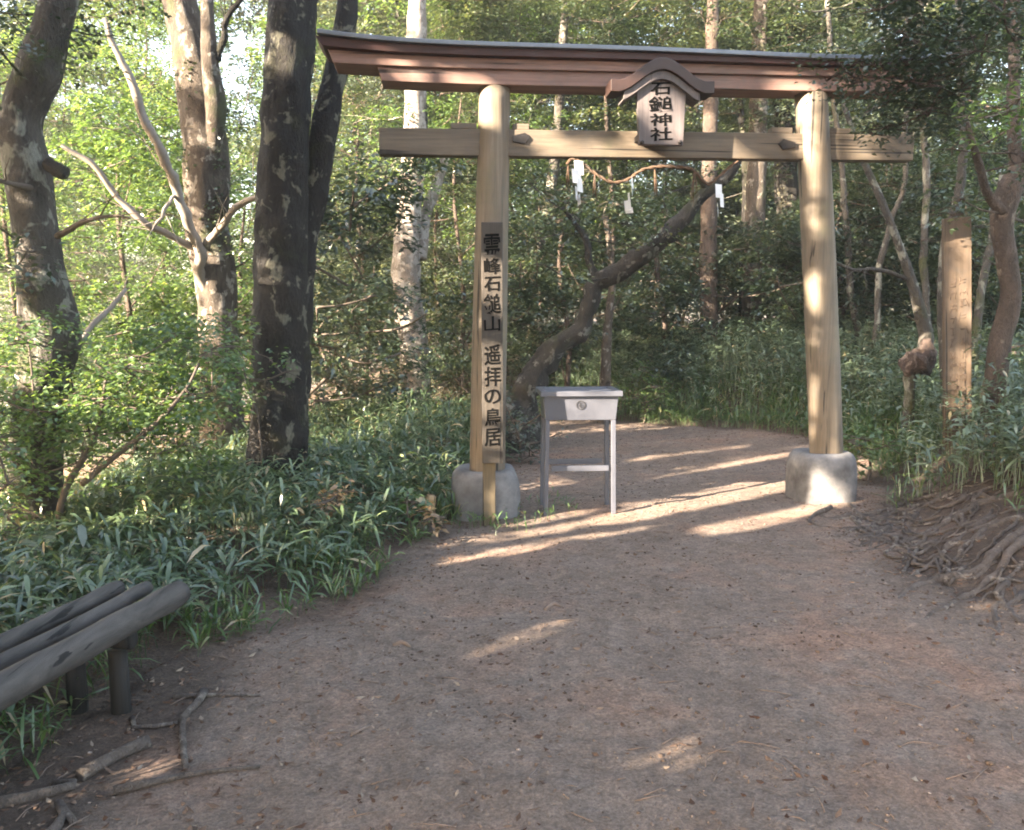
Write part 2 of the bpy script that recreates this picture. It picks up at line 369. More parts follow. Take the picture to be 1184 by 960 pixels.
# marker post and right trees
gapt(1100, 290, 1112, 312, 7.4, .30, 0); gapt(1100, 320, 1112, 352, 7.4, .26, .02); gapt(1100, 415, 1112, 455, 7.4, .26, .02)
gapt(1160, 215, 1178, 240, 7.3, .3, .1); gapt(1158, 285, 1162, 310, 7.3, .12, .2); gapt(1058, 425, 1070, 430, 8.3, .12, .2)
gapt(990, 540, 1010, 560, 7.0, .25, .1); gapt(470, 600, 505, 600, 5.9, .14, .1); gapt(520, 575, 530, 595, 6.1, .1, .3)
GA = np.array([g[0] for g in GAPS]); GB = np.array([g[1] for g in GAPS]); GW = np.array([g[2] for g in GAPS]); GP = np.array([g[3] for g in GAPS])
def keepmask(p):
    """which leaf positions stay in the sunward crowns"""
    q = uv(p); n = len(q); keep = np.ones(n, bool); rr = rng.random(n)
    for a, b, w, pr in zip(GA, GB, GW, GP):
        e = b-a; tt = np.clip(((q-a)@e)/(e@e+1e-9), 0, 1); d = np.linalg.norm(q-a-tt[:, None]*e, axis=1)
        keep &= ~((d < w+.055) & (rr > pr))
    u = q[:, 0]; v = q[:, 1]
    m = fbm(np.stack([u*1.1, v*1.5, v*0], -1), 31)
    open_ = sst(7.7, 8.5, u)          # further out the canopy is broken
    keep &= ~((m > -.02-.25*sst(8, 10, u)) & (rng.random(n) < open_*.985))
    keep &= ~((u > 5.95) & (u < 8.3) & (v > -.3) & (v < 1.6) & (m > -.3))
    return keep

# ------------------------------------------------------------------ foliage
def leaves(pos, d, nrm, ln, wd, fold=.18):
    """diamond leaves bent along the midrib"""
    d = d/(np.linalg.norm(d, axis=1)[:, None]+1e-9); s = np.cross(nrm, d); s /= np.linalg.norm(s, axis=1)[:, None]+1e-9
    nn = np.cross(d, s); ln = ln[:, None]; wd = wd[:, None]
    m = pos+d*ln*.45
    v = np.stack([pos, m+s*wd*.5+nn*wd*fold, pos+d*ln-nn*ln*.08, m-s*wd*.5+nn*wd*fold], 1)
    return v.reshape(-1, 3)
def spray_leaves(cs, size, dens, layers=3, droop=.35, flat=.5, wr=.55, tilt=.42):
    """cs (N,4) spray centres and radii -> leaf arrays"""
    P = []; D = []; NN = []; LN = []; RN = []
    for (x, y, z, r) in cs:
        tone = rng.normal(0, .13)
        for l in range(layers):
            rr = r*rng.uniform(.55, 1.0); n = int(dens*rr*rr)
            if n < 3: continue
            # leaves sit along twigs that fan out, which leaves gaps between them
            nt_ = max(5, int(9*rr/.5)); ta = rng.uniform(0, 2*np.pi, nt_); k = rng.integers(0, nt_, n)
            rho = rr*np.sqrt(rng.random(n)); a = ta[k]+rng.normal(0, .16, n)+.25*np.sin(rho*9+k)
            ox, oy = rng.normal(0, r*.25, 2); oz = (l-(layers-1)/2)*r*flat+rng.normal(0, r*.12)
            px = x+ox+np.cos(a)*rho; py = y+oy+np.sin(a)*rho
            pz = z+oz-droop*rr*(rho/rr)**2*.5+rng.normal(0, .03+.05*r, n)
            P.append(np.stack([px, py, pz], 1)); b = a+rng.normal(0, .9, n)
            D.append(np.stack([np.cos(b), np.sin(b), rng.normal(-.2, .3, n)], 1))
            NN.append(np.stack([rng.normal(0, tilt, n), rng.normal(0, tilt, n), np.ones(n)], 1))
            LN.append(size*rng.uniform(.65, 1.3, n)); RN.append(np.clip(.45+tone+rng.normal(0, .2, n), 0, 1))
    P = np.vstack(P); D = np.vstack(D); NN = np.vstack(NN); LN = np.concatenate(LN); RN = np.concatenate(RN)
    return P, D, NN, LN, LN*wr, RN
def crown(name, cs, mat, size, dens, parent, keep=None, **kw):
    P, D, NN, LN, WD, RN = spray_leaves(cs, size, dens, **kw)
    if keep is not None:
        k = keep(P+D/np.linalg.norm(D, axis=1)[:, None]*(LN*.45)[:, None]); P, D, NN, LN, WD, RN = P[k], D[k], NN[k], LN[k], WD[k], RN[k]
    v = leaves(P, D, NN, LN, WD); n = len(P); i = np.arange(n)*4
    f = np.concatenate([np.stack([i, i+1, i+2], 1), np.stack([i, i+2, i+3], 1)])
    return fast_mesh(name, v, [f], mat, np.repeat(RN, 4), parent)
def bez(a, b, lift, n=7, wob=.04):
    a = np.asarray(a); b = np.asarray(b); t = np.linspace(0, 1, n)[:, None]; d = np.linalg.norm(b-a)
    c = (a+b)/2+np.array([0, 0, lift*d])+rng.normal(0, wob*d, 3)
    return (1-t)**2*a+2*t*(1-t)*c+t*t*b
def branches(mb, trunk, cs, r0=.03, rmin=.006, sides=6, zmin=-9, lift=-.08):
    nodes = [p for p in trunk if p[2] > zmin] or [trunk[-1]]; nr = [r0]*len(nodes)
    tr = np.array(nodes)
    cs = np.asarray(cs)[:, :3]
    order = np.argsort([np.linalg.norm(tr-c, axis=1).min() for c in cs])
    for k in order:
        c = cs[k]; A = np.array(nodes); d = np.linalg.norm(A-c, axis=1)+np.where(A[:, 2] > c[2]+.1, .8, 0)+np.abs(A[:, 2]-c[2])*.2
        j = int(np.argmin(d)); dist = np.linalg.norm(A[j]-c)
        ra = min(nr[j], max(rmin*1.6, .012*dist+rmin)); pts = bez(A[j], c, lift)
        mb.tube(pts, np.linspace(ra, rmin, len(pts)), sides, .1, k)
        for q in (3, 5): nodes.append(pts[q]); nr.append(ra*.75)
        nodes.append(c); nr.append(rmin*1.3)
def twigs(mb, cs, per=4, r=.0035):
    for (x, y, z, rr) in cs:
        for k in range(per):
            a = rng.uniform(0, 6.28); e = np.array([x+math.cos(a)*rr*.85, y+math.sin(a)*rr*.85, z+rng.normal(0, rr*.2)])
            mb.tube(bez((x, y, z), e, .08, 4), [r*1.5, r*1.2, r, r*.5], 3, cap=False)
def smooth_pts(pts, rad, step=.07):
    pts = np.asarray(pts, float); rad = np.asarray(rad, float); d = np.r_[0, np.cumsum(np.linalg.norm(np.diff(pts, axis=0), axis=1))]
    n = max(4, int(d[-1]/step)); s = np.linspace(0, d[-1], n)
    # Catmull-Rom through the points
    def cr(vals):
        out = []
        for t in s:
            i = min(max(np.searchsorted(d, t, 'right')-1, 0), len(d)-2); f = (t-d[i])/(d[i+1]-d[i])
            p1, p2 = vals[i], vals[i+1]; p0 = vals[i-1] if i > 0 else 2*p1-p2; p3 = vals[i+2] if i+2 < len(vals) else 2*p2-p1
            out.append(.5*((2*p1)+(-p0+p2)*f+(2*p0-5*p1+4*p2-p3)*f*f+(-p0+3*p1-3*p2+p3)*f**3))
        return np.array(out)
    return cr(pts), cr(rad)
def pxline(lst, step=.07):
    """[(px,py,width_px,Y)] -> smooth centre line and radii in metres"""
    P = []; Rr = []
    for (px, py, w, Y) in lst:
        p = W(px, py, Y); P.append(p); Rr.append(w/2/F*zc(Y, p[2]))
    return smooth_pts(P, Rr, step)

# ---- hand placed trees ------------------------------------------------------
def wig(pr, amp, fr=3.0, sd=0):
    p, q = pr; p = p.copy(); e = np.clip(q/q.max(), .3, 1)[:, None]
    p += amp*e*np.stack([fbm(p*fr, 90+sd), fbm(p*fr, 95+sd)*.5, fbm(p*fr, 99+sd)*.4], 1); return p, q*(1+.16*fbm(p*fr*2.2, 70+sd))
def placed_tree(name, label, cat, stems, cs, bark, leafm, size=.07, dens=420, group=None, sides=36, rough=.13, brad=.03, extra=None, layers=3, zmin=-9, freq=6, **kw):
    p0, q0 = stems[0]; zg = Hs(p0[0][0], p0[0][1])
    if p0[0][2] > zg-.12:      # carry the trunk down into the soil with a slight root flare
        stems = [(np.vstack([[p0[0]*[1, 1, 0]+[0, 0, zg-.2], p0[0]*[1, 1, 0]+[0, 0, min(p0[0][2]-.02, zg+.03)]], p0]), np.r_[q0[0]*1.5, q0[0]*1.25, q0])]+list(stems[1:])
    base = stems[0][0][0]; root = thing(name, label, cat, tuple(base), group=group)
    off = -np.asarray(base)
    def fix(o): o.location = tuple(off); return o
    for i, (pts, rad) in enumerate(stems):
        mb = MB(); mb.tube(pts, rad, sides, rough, i+int(abs(base[0])*10), freq)
        if i == 0 and cs is not None and len(cs):
            branches(mb, [p for s in stems for p in s[0][::6]], cs, brad, zmin=zmin); twigs(mb, cs)
        fix(mb.build('trunk' if i == 0 else 'stem', bark, root))
    if extra:
        for nm, pts, rad, mt in extra:
            mb = MB()
            if nm == 'branch':
                pts, rad = wig((pts, rad), .035, 5, 1)
                mb.tube(pts, rad, 10, .2, 3, 20)
                for k in range(max(4, len(pts)//4)):
                    j = int(rng.integers(2, len(pts))); a = pts[j]; dr = pts[j]-pts[j-2]; dr = dr/np.linalg.norm(dr); l = rng.uniform(.12, .5)
                    e_ = a+(dr+rng.normal(0, .55, 3))*l; mb.tube(wig((bez(a, e_, .08, 7), np.linspace(min(rad[j]*.5, .007), .0015, 7)), .02, 8, k)[0], np.linspace(min(rad[j]*.5, .007), .0015, 7), 4, cap=False)
            else: mb.tube(pts, rad, 10, .25, 3, 14)
            fix(mb.build(nm, mt, root))
    if cs is not None and len(cs):
        fix(crown('crown', cs, leafm, size, dens, root, layers=layers, **kw))
    return root
def C(lst):   # [(px,py,Y,r)] -> spray centres
    return np.array([[*W(px, py, Y), r] for px, py, Y, r in lst])
def scatter(x0, x1, y0, y1, Y0, Y1, n, r0, r1):
    return C([(rng.uniform(x0, x1), rng.uniform(y0, y1), rng.uniform(Y0, Y1), rng.uniform(r0, r1)) for _ in range(n)])

# left lichened trunk
cs = np.vstack([scatter(-60, 110, -30, 60, 6.0, 7.5, 8, .3, .5), scatter(-40, 70, 180, 330, 5.8, 7.2, 6, .2, .35)])
placed_tree('lichened_tree', 'crooked trunk with green-grey lichen at the left edge, knot at mid height', 'tree',
    [pxline([(44, 640, 62, 6.5), (42, 560, 58, 6.5), (45, 470, 54, 6.5), (58, 400, 62, 6.5), (54, 350, 60, 6.5), (42, 270, 48, 6.5), (32, 200, 50, 6.5), (24, 140, 44, 6.5), (42, 90, 46, 6.5), (58, 40, 42, 6.5), (74, -20, 38, 6.5), (90, -120, 34, 6.5)])],
    cs, M_bark_grey, M_leaf_dark, .06, 500, extra=[
    ('knot', *pxline([(55, 190, 18, 6.4), (72, 200, 16, 6.35), (74, 203, 6, 6.3)], .02), M_bark_dark),
    ('branch', *pxline([(68, 275, 7, 6.4), (95, 258, 6, 6.2), (130, 250, 4, 6.0), (150, 252, 2, 5.9)], .05), M_branch),
    ('branch', *pxline([(40, 218, 7, 6.4), (10, 212, 6, 6.2), (-30, 205, 5, 6.0)], .05), M_branch),
    ('branch', *pxline([(70, 415, 8, 6.6), (95, 395, 7, 6.9), (120, 365, 6, 7.1), (145, 335, 4, 7.3)], .05), M_branch_pale)])
# ivy-clad pale trunk
cs = np.vstack([scatter(95, 200, 90, 260, 8.5, 10, 14, .3, .5), scatter(215, 300, 150, 330, 8.6, 9.8, 7, .25, .4)])
placed_tree('ivy_clad_tree', 'pale forked trunk with ivy, between the edge trunk and the dark twin trunk', 'tree',
    [pxline([(258, 590, 52, 8.8), (257, 520, 50, 8.8), (256, 440, 46, 8.8), (252, 380, 46, 8.8), (249, 320, 46, 8.8), (240, 270, 46, 8.8), (238, 200, 50, 8.8), (232, 130, 48, 8.8), (222, 60, 42, 8.8), (206, -10, 38, 8.8), (190, -120, 30, 8.8)]),
     pxline([(246, 180, 20, 8.7), (250, 130, 22, 8.6), (244, 80, 20, 8.5), (240, 20, 16, 8.5), (236, -60, 14, 8.5)])],
    cs, M_bark_pale, M_leaf_light, .065, 420, extra=[
    ('branch', *pxline([(246, 365, 10, 8.8), (236, 325, 13, 8.62), (227, 280, 12, 8.4), (205, 220, 12, 8.2), (178, 160, 11, 8.0), (152, 95, 9, 7.9), (120, 22, 6, 7.8)], .06), M_branch_pale),
    ('branch', *pxline([(232, 290, 9, 8.5), (195, 272, 8, 8.3), (165, 255, 8, 8.1), (135, 228, 7, 8.0), (108, 192, 7, 7.9), (70, 168, 4, 7.8)], .06), M_branch_pale),
    ('branch', *pxline([(238, 285, 9, 8.5), (255, 262, 8, 8.3), (275, 240, 8, 8.2), (300, 228, 6, 8.1), (330, 226, 5, 8.0)], .06), M_branch_pale),
    ('branch', *pxline([(250, 70, 9, 8.5), (262, 25, 7, 8.4), (284, -8, 5, 8.3)], .06), M_bark_dark),
    ('branch', *pxline([(205, 225, 4, 8.2), (190, 245, 4, 8.0), (178, 262, 3, 7.9)], .05), M_branch_pale)])
# ivy leaves on it
P_, R_ = pxline([(243, 290, 40, 8.8), (246, 200, 50, 8.8), (242, 130, 48, 8.8), (232, 80, 40, 8.8)])
ivy = np.array([[p[0]+rng.normal(0, q*.7), p[1]-q*.6+rng.normal(0, .05), p[2], rng.uniform(.07, .13)] for p, q in zip(P_, R_) for _ in range(3)])
it = bpy.data.objects['ivy_clad_tree']; iv = crown('ivy', ivy, M_leaf_mid, .045, 1500, it, layers=2, tilt=1.0); iv.location = -it.location
# dark twin trunk
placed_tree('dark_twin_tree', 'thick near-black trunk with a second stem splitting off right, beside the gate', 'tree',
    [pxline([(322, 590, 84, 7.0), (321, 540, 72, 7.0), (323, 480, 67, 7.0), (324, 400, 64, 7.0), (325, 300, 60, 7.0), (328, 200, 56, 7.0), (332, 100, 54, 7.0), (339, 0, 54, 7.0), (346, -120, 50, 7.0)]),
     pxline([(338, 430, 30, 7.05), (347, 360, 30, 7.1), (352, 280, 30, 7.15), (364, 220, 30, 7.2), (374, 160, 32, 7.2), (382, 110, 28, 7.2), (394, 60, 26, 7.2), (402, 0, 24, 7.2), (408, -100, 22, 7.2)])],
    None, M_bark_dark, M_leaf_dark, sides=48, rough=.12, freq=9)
# sunlit pale trunk
cs = scatter(400, 520, 110, 240, 11, 12.5, 10, .3, .5)
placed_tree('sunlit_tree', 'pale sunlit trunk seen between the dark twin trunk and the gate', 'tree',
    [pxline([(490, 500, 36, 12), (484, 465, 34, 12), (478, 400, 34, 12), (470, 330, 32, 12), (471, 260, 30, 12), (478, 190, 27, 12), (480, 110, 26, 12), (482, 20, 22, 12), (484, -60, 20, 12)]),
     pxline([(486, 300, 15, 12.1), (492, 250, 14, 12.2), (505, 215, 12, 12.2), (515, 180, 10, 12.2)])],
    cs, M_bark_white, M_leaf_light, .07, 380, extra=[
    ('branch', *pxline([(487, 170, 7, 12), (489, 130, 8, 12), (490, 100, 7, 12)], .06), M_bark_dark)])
# leaning crooked tree behind the box
cs = np.vstack([scatter(690, 830, 195, 290, 9.0, 10.4, 10, .25, .42), scatter(600, 690, 200, 330, 9, 10.5, 9, .25, .42)])
placed_tree('leaning_tree', 'gnarled grey trunk leaning right and bending, behind the metal box', 'tree',
    [wig(pxline([(598, 475, 49.6, 9.6), (616, 442, 32.0, 9.6), (640, 402, 25.6, 9.6), (668, 380, 24.0, 9.6), (683, 350, 18.4, 9.6), (689, 326, 20.0, 9.6), (714, 315, 21.6, 9.5), (745, 292, 20.8, 9.4), (785, 258, 17.6, 9.3), (812, 228, 14.4, 9.2), (835, 208, 12.0, 9.1), (856, 182, 8.0, 9.0)]), .10, 3.5, 2)],
    cs, M_bark_lean, M_leaf_mid, .06, 620, rough=.24, freq=12, sides=32, zmin=1.9, extra=[
    ('branch', *pxline([(686, 330, 12.8, 9.6), (682, 300, 9.6, 9.6), (672, 270, 6.4, 9.6), (650, 240, 4.0, 9.5)], .05), M_bark_lean),
    ('branch', *pxline([(818, 228, 7.2, 9.2), (810, 208, 6.4, 9.1), (795, 195, 5.6, 9.0), (760, 192, 5, 8.9)], .05), M_bark_lean)])
# straight trunks in the back
def back(name, label, lst, cs, bark, lm, **kw):
    return placed_tree(name, label, 'tree', [pxline(lst, .12)], cs, bark, lm, kw.pop('size', .075), kw.pop('dens', 330), sides=14, **kw)
back('slim_tree', 'slim straight brown-grey trunk on the far bank, left of the pair', [(820, 430, 22, 13.4), (820, 400, 20, 13.4), (819, 300, 20, 13.4), (820, 215, 18, 13.4), (822, 100, 16, 13.4), (826, -60, 13, 13.4)], scatter(770, 870, 0, 150, 13, 15, 12, .4, .6), M_bark_brown, M_leaf_mid)
back('slim_tree', 'pale grey straight trunk on the far bank, nearest left of the right pillar', [(862, 430, 24, 14), (866, 390, 22, 14), (869, 320, 22, 14), (874, 230, 22, 14), (877, 120, 20, 14), (880, 0, 16, 14), (884, -80, 14, 14)], scatter(830, 960, -30, 130, 13.5, 15.5, 14, .4, .6), M_bark_pale, M_leaf_mid)
back('slim_tree', 'dark thin trunk just left of the pale grey straight trunk', [(856, 430, 9, 14.3), (858, 330, 8, 14.3), (862, 200, 8, 14.3), (850, 60, 7, 14.3)], scatter(820, 880, 130, 210, 14, 15, 4, .3, .5), M_bark_dark, M_leaf_mid)
back('slim_tree', 'short pale stem behind the metal box, under the leaning trunk', [(699, 470, 14, 11.6), (700, 430, 13, 11.6), (703, 370, 10, 11.6), (708, 320, 8, 11.6), (700, 250, 6, 11.6)], scatter(690, 760, 230, 330, 11, 12.5, 7, .3, .45), M_bark_pale, M_leaf_mid)
back('slim_tree', 'thin upright trunk rising above the gate left of centre', [(560, 470, 12, 15), (610, 330, 12, 15), (640, 200, 12, 15), (650, 60, 10, 15), (660, -60, 9, 15)], scatter(560, 720, -20, 200, 14, 16, 16, .4, .65), M_bark_grey, M_leaf_mid)
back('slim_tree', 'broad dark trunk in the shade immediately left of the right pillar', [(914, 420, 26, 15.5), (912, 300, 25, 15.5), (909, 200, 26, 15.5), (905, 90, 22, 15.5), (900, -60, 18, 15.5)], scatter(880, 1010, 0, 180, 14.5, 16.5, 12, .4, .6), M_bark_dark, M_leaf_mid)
for lab, l_, Y_ in (('thin pale stem leaning left, immediately right of the right pillar', [(992, 410, 9), (984, 320, 8), (972, 200, 7), (962, 90, 6), (958, -20, 5)], 12.4),
        ('wispy forked stem crossing behind the burl trunk', [(1012, 400, 8), (1020, 300, 7), (1044, 200, 6), (1050, 60, 5), (1054, -20, 5)], 11.5),
        ('thin grey stem under the right end of the tie beam', [(1075, 400, 9), (1068, 300, 9), (1072, 200, 8), (1064, 80, 7), (1066, -20, 6)], 11.0),
        ):
    q_ = pxline([(a, b, c, Y_) for a, b, c in l_], .12); q_ = (q_[0]+.05*fbm(q_[0]*1.5, 5)[:, None]*np.array([1, 0, 0]), q_[1])
    placed_tree('slim_tree', lab, 'tree', [q_], scatter(l_[3][0]-50, l_[3][0]+50, -20, 120, Y_-.5, Y_+.6, 7, .25, .4), M_bark_grey, M_leaf_mid, .065, 600, sides=10)
# burl sapling
r = back('burl_tree', 'thin leaning trunk with a swollen pinkish burl near its foot, right of the gate', [(1052, 452, 12, 8.6), (1052, 432, 14, 8.6), (1066, 414, 18, 8.6), (1071, 392, 15, 8.6), (1064, 360, 13, 8.6), (1052, 320, 11, 8.6), (1036, 275, 9, 8.6), (1016, 225, 8, 8.6), (998, 185, 7, 8.6), (975, 120, 5, 8.6)], scatter(960, 1060, 60, 190, 8.4, 9.3, 7, .2, .35), M_bark_grey, M_leaf_mid, extra=[
    ('branch', *pxline([(1050, 325, 5, 8.6), (1020, 313, 5, 8.5), (985, 312, 4, 8.4), (960, 300, 3, 8.3)], .05), M_bark_grey)])
mb = MB(); p, q = pxline([(1048, 436, 6, 8.52), (1052, 425, 26, 8.52), (1062, 418, 36, 8.52), (1071, 406, 22, 8.52), (1072, 392, 8, 8.54)], .02)
mb.tube(p-np.array(r.location), q*.82, 28, .5, 4, 22); mb.build('burl', M_burl, r)
# right forked tree
cs = np.vstack([scatter(1090, 1230, 90, 200, 6.6, 8.0, 9, .22, .34), scatter(1130, 1240, 240, 420, 7.5, 9, 7, .25, .4), scatter(1075, 1140, 225, 258, 7.0, 7.3, 6, .12, .18)])
placed_tree('forked_tree', 'curving trunk with sunlit fork near the right edge, right of the marker post', 'tree',
    [pxline([(1146, 500, 30, 7.3), (1150, 460, 28, 7.3), (1155, 400, 25, 7.3), (1168, 350, 23, 7.3), (1164, 300, 22, 7.3), (1158, 260, 24, 7.3), (1166, 225, 28, 7.3), (1180, 195, 22, 7.3), (1210, 160, 16, 7.3)]),
     pxline([(1160, 245, 13, 7.25), (1142, 225, 11, 7.2), (1132, 190, 9, 7.1), (1120, 150, 6, 7.0), (1112, 110, 4, 7.0)]),
     pxline([(1176, 205, 13, 7.3), (1172, 150, 14, 7.3), (1172, 80, 13, 7.3), (1174, 0, 12, 7.3), (1176, -80, 11, 7.3)])],
    cs, M_bark_brown, M_leaf_mid, .06, 430)
back('slim_tree', 'slim grey trunk hard behind the left side of the marker post', [(1094, 470, 12, 8.3), (1092, 400, 12, 8.3), (1090, 330, 12, 8.3), (1096, 270, 11, 8.3), (1112, 200, 10, 8.3), (1112, 90, 10, 8.3), (1108, -40, 9, 8.3)], scatter(1040, 1180, -20, 90, 8, 9.5, 12, .25, .4), M_bark_grey, M_leaf_dark)
back('slim_tree', 'slanting pale stem seen between marker post and forked tree', [(1126, 420, 10, 9.4), (1134, 340, 9, 9.4), (1148, 270, 9, 9.4), (1160, 200, 7, 9.4)], scatter(1100, 1180, 200, 300, 9.2, 10, 5, .25, .4), M_bark_grey, M_leaf_mid)
# overhanging branches in front of the right end of the gate
cs = np.vstack([scatter(985, 1200, -30, 70, 5.4, 6.2, 22, .2, .32), scatter(935, 1020, 66, 96, 5.7, 6.1, 6, .12, .17), scatter(1000, 1125, 45, 125, 5.7, 6.1, 26, .14, .22), scatter(1020, 1120, 85, 150, 5.6, 6.2, 9, .15, .24), scatter(980, 1040, 140, 165, 5.8, 6.1, 3, .10, .15)])
b0 = np.array([4.6, 6.0, Hs(4.6, 6.0)]); tp, tr = smooth_pts([b0, b0+[0, 0, 1.5], b0+[-.1, 0, 3], b0+[-.25, 0, 4.2], b0+[-.3, 0, 5.5]], [.13, .11, .09, .06, .03])
placed_tree('overhanging_tree', 'leafy tree out on the right whose sprays hang over the right end of the gate', 'tree', [(tp, tr)], cs, M_bark_brown, M_leaf_dark, .045, 1150, zmin=2.2, layers=3, brad=.02)
cs = scatter(1120, 1190, 112, 150, 5.2, 5.6, 5, .12, .18)
b0 = np.array([4.9, 5.0, Hs(4.9, 5.0)]); tp, tr = smooth_pts([b0, b0+[-.1, 0, 1.2], b0+[-.3, .1, 2.2], b0+[-.8, .2, 2.75]], [.05, .045, .035, .015])
placed_tree('bright_sapling', 'bright lime-green spray reaching in at the upper right edge', 'sapling', [(tp, tr)], cs, M_branch, M_leaf_light, .05, 1000, zmin=1.8, brad=.015)
# maple saplings at left
cs = np.vstack([scatter(-60, 250, 380, 470, 5.6, 6.6, 22, .28, .42), scatter(-60, 240, 450, 560, 5.4, 6.6, 26, .28, .42), scatter(60, 230, 390, 420, 6, 7, 4, .2, .3)])
b0 = W(60, 600, 5.8); b0[2] = Hs(b0[0], b0[1])
tp, tr = smooth_pts([b0, b0+[.1, 0, .5], b0+[.3, .1, .9], b0+[.35, .2, 1.3]], [.03, .025, .02, .01])
placed_tree('maple_sapling', 'bright green maple sapling in tiers before the left edge trunk', 'sapling', [(tp, tr), pxline([(95, 560, 8, 5.6), (130, 530, 7, 5.6), (180, 490, 6, 5.6), (215, 450, 4, 5.7), (230, 420, 3, 5.8)], .05)], cs, M_branch, M_leaf_light, .05, 1150, droop=.25, flat=.4, sides=8)
cs = scatter(-80, 60, 500, 640, 4.7, 5.2, 14, .16, .26)
b0 = W(-40, 700, 4.9); b0[2] = Hs(b0[0], b0[1])
tp, tr = smooth_pts([b0, b0+[.05, 0, .3], b0+[.1, 0, .6]], [.015, .012, .006])
placed_tree('maple_sapling', 'lower maple shoot at the left edge just above the bamboo grass', 'sapling', [(tp, tr)], cs, M_branch, M_leaf_light, .042, 800, droop=.25, sides=8)
# small sprays by the dark trunk
cs = C([(312, 415, 6.4, .12), (330, 430, 6.4, .14), (305, 440, 6.4, .12), (285, 440, 6.5, .16), (275, 400, 6.6, .18)])
b0 = W(300, 540, 6.5); b0[2] = Hs(b0[0], b0[1]); tp, tr = smooth_pts([b0, b0+[.02, 0, .4], b0+[0, 0, .85]], [.012, .01, .004])
placed_tree('maple_sapling', 'small green shoot against the foot of the dark twin trunk', 'sapling', [(tp, tr)], cs, M_branch, M_leaf_light, .045, 900, sides=6)
# bright bush right of the box
def bush(name, label, cx, cy, Y, rx, rz, n, mat, size, dens, r0=.12, r1=.22):
    c = W(cx, cy, Y); cs = np.array([[c[0]+rng.normal(0, rx*.45), Y+rng.normal(0, rx*.4), c[2]+rng.normal(0, rz*.45), rng.uniform(r0, r1)] for _ in range(n)])
    z0 = Hs(c[0], Y); cs[:, 2] = np.maximum(cs[:, 2], z0+.08); b = np.array([c[0], Y, z0])
    tp, tr = smooth_pts([b, (b*2+c)/3+[.02, 0, 0], c], [.02, .015, .008], .05)
    return placed_tree(name, label, 'bush', [(tp, tr)], cs, M_branch, mat, size, dens, sides=6, brad=.008)
bush('shrub', 'yellow-green bush at the bend of the path just right of the metal box', 745, 455, 11.6, .45, .35, 14, M_leaf_light, .05, 900)
bush('shrub', 'sunlit yellowish bush against the right foot of the gate pillar', 1005, 520, 7.4, .28, .25, 9, M_grass, .06, 900)
bush('shrub', 'bright bush behind the marker post and forked trunk', 1150, 415, 9.4, .7, .25, 14, M_leaf_light, .05, 800)
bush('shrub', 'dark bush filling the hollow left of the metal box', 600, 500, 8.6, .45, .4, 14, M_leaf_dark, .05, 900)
bush('fern', 'small bright leafy plant left of the gate footing, by the stump', 470, 580, 5.75, .13, .12, 6, M_grass, .07, 1300, .06, .1)
bush('fern', 'dry yellow-brown fern beside the little stump', 498, 598, 5.7, .10, .07, 6, M_dry, .06, 1500, .05, .09)
bush('fern', 'wilted tan fern on the bamboo grass in front of the dark trunk', 375, 575, 5.5, .22, .08, 8, M_dry, .05, 900, .07, .13)

for nm, lab, bx_, by_, Yb_, xx0, xx1, yy0, yy1, n_, r0_, r1_, lm in (
    ('layered_maple', 'light green maple in flat tiers behind the pale forked branches', 150, 480, 10.5, 60, 235, 90, 400, 46, .35, .6, M_leaf_light),
    ('layered_maple', 'light green tiered maple between the ivy-clad and the dark twin trunk', 285, 470, 11.5, 250, 345, 215, 480, 28, .3, .5, M_leaf_light),
    ('layered_maple', 'green tiered maple right of the dark twin trunk, left of the pale sunlit trunk', 420, 470, 13.4, 375, 462, 90, 420, 34, .3, .5, M_leaf_mid),
    ('layered_maple', 'tiered maple between the pale sunlit trunk and the left gate pillar', 530, 470, 14.0, 500, 600, 100, 440, 36, .35, .55, M_leaf_mid),
    ('layered_maple', 'pale green tiered maple at the far left edge of the forest', 20, 480, 11.5, -60, 60, 60, 420, 36, .4, .6, M_leaf_light),
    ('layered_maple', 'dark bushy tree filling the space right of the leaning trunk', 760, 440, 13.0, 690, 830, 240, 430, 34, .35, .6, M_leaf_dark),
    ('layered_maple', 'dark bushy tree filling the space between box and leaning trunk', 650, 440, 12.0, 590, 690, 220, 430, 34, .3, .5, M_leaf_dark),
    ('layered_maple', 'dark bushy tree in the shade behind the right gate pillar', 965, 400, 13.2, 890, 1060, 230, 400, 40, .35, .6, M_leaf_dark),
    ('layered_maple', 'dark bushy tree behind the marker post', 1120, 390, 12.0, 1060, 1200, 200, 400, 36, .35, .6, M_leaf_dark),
    ('layered_maple', 'green leafy tree whose top shows above the middle of the gate', 700, 440, 14.5, 500, 960, -20, 60, 50, .45, .7, M_leaf_mid)):
    cs = scatter(xx0, xx1, yy0, yy1, Yb_-1.1, Yb_+1.1, n_, r0_, r1_)
    b0 = W(bx_, by_, Yb_); b0[2] = Hs(b0[0], b0[1])-.1; top = cs[:, 2].max()
    tp, tr = smooth_pts([b0, b0+[.1, 0, (top-b0[2])*.35], b0+[-.05, .1, (top-b0[2])*.7], b0+[.1, 0, top-b0[2]]], [.045, .038, .03, .012], .15)
    placed_tree(nm, lab, 'tree', [(tp, tr)], cs, M_bark_brown, lm, .068, 1000, sides=8, droop=.3, flat=.3, layers=2, brad=.02)

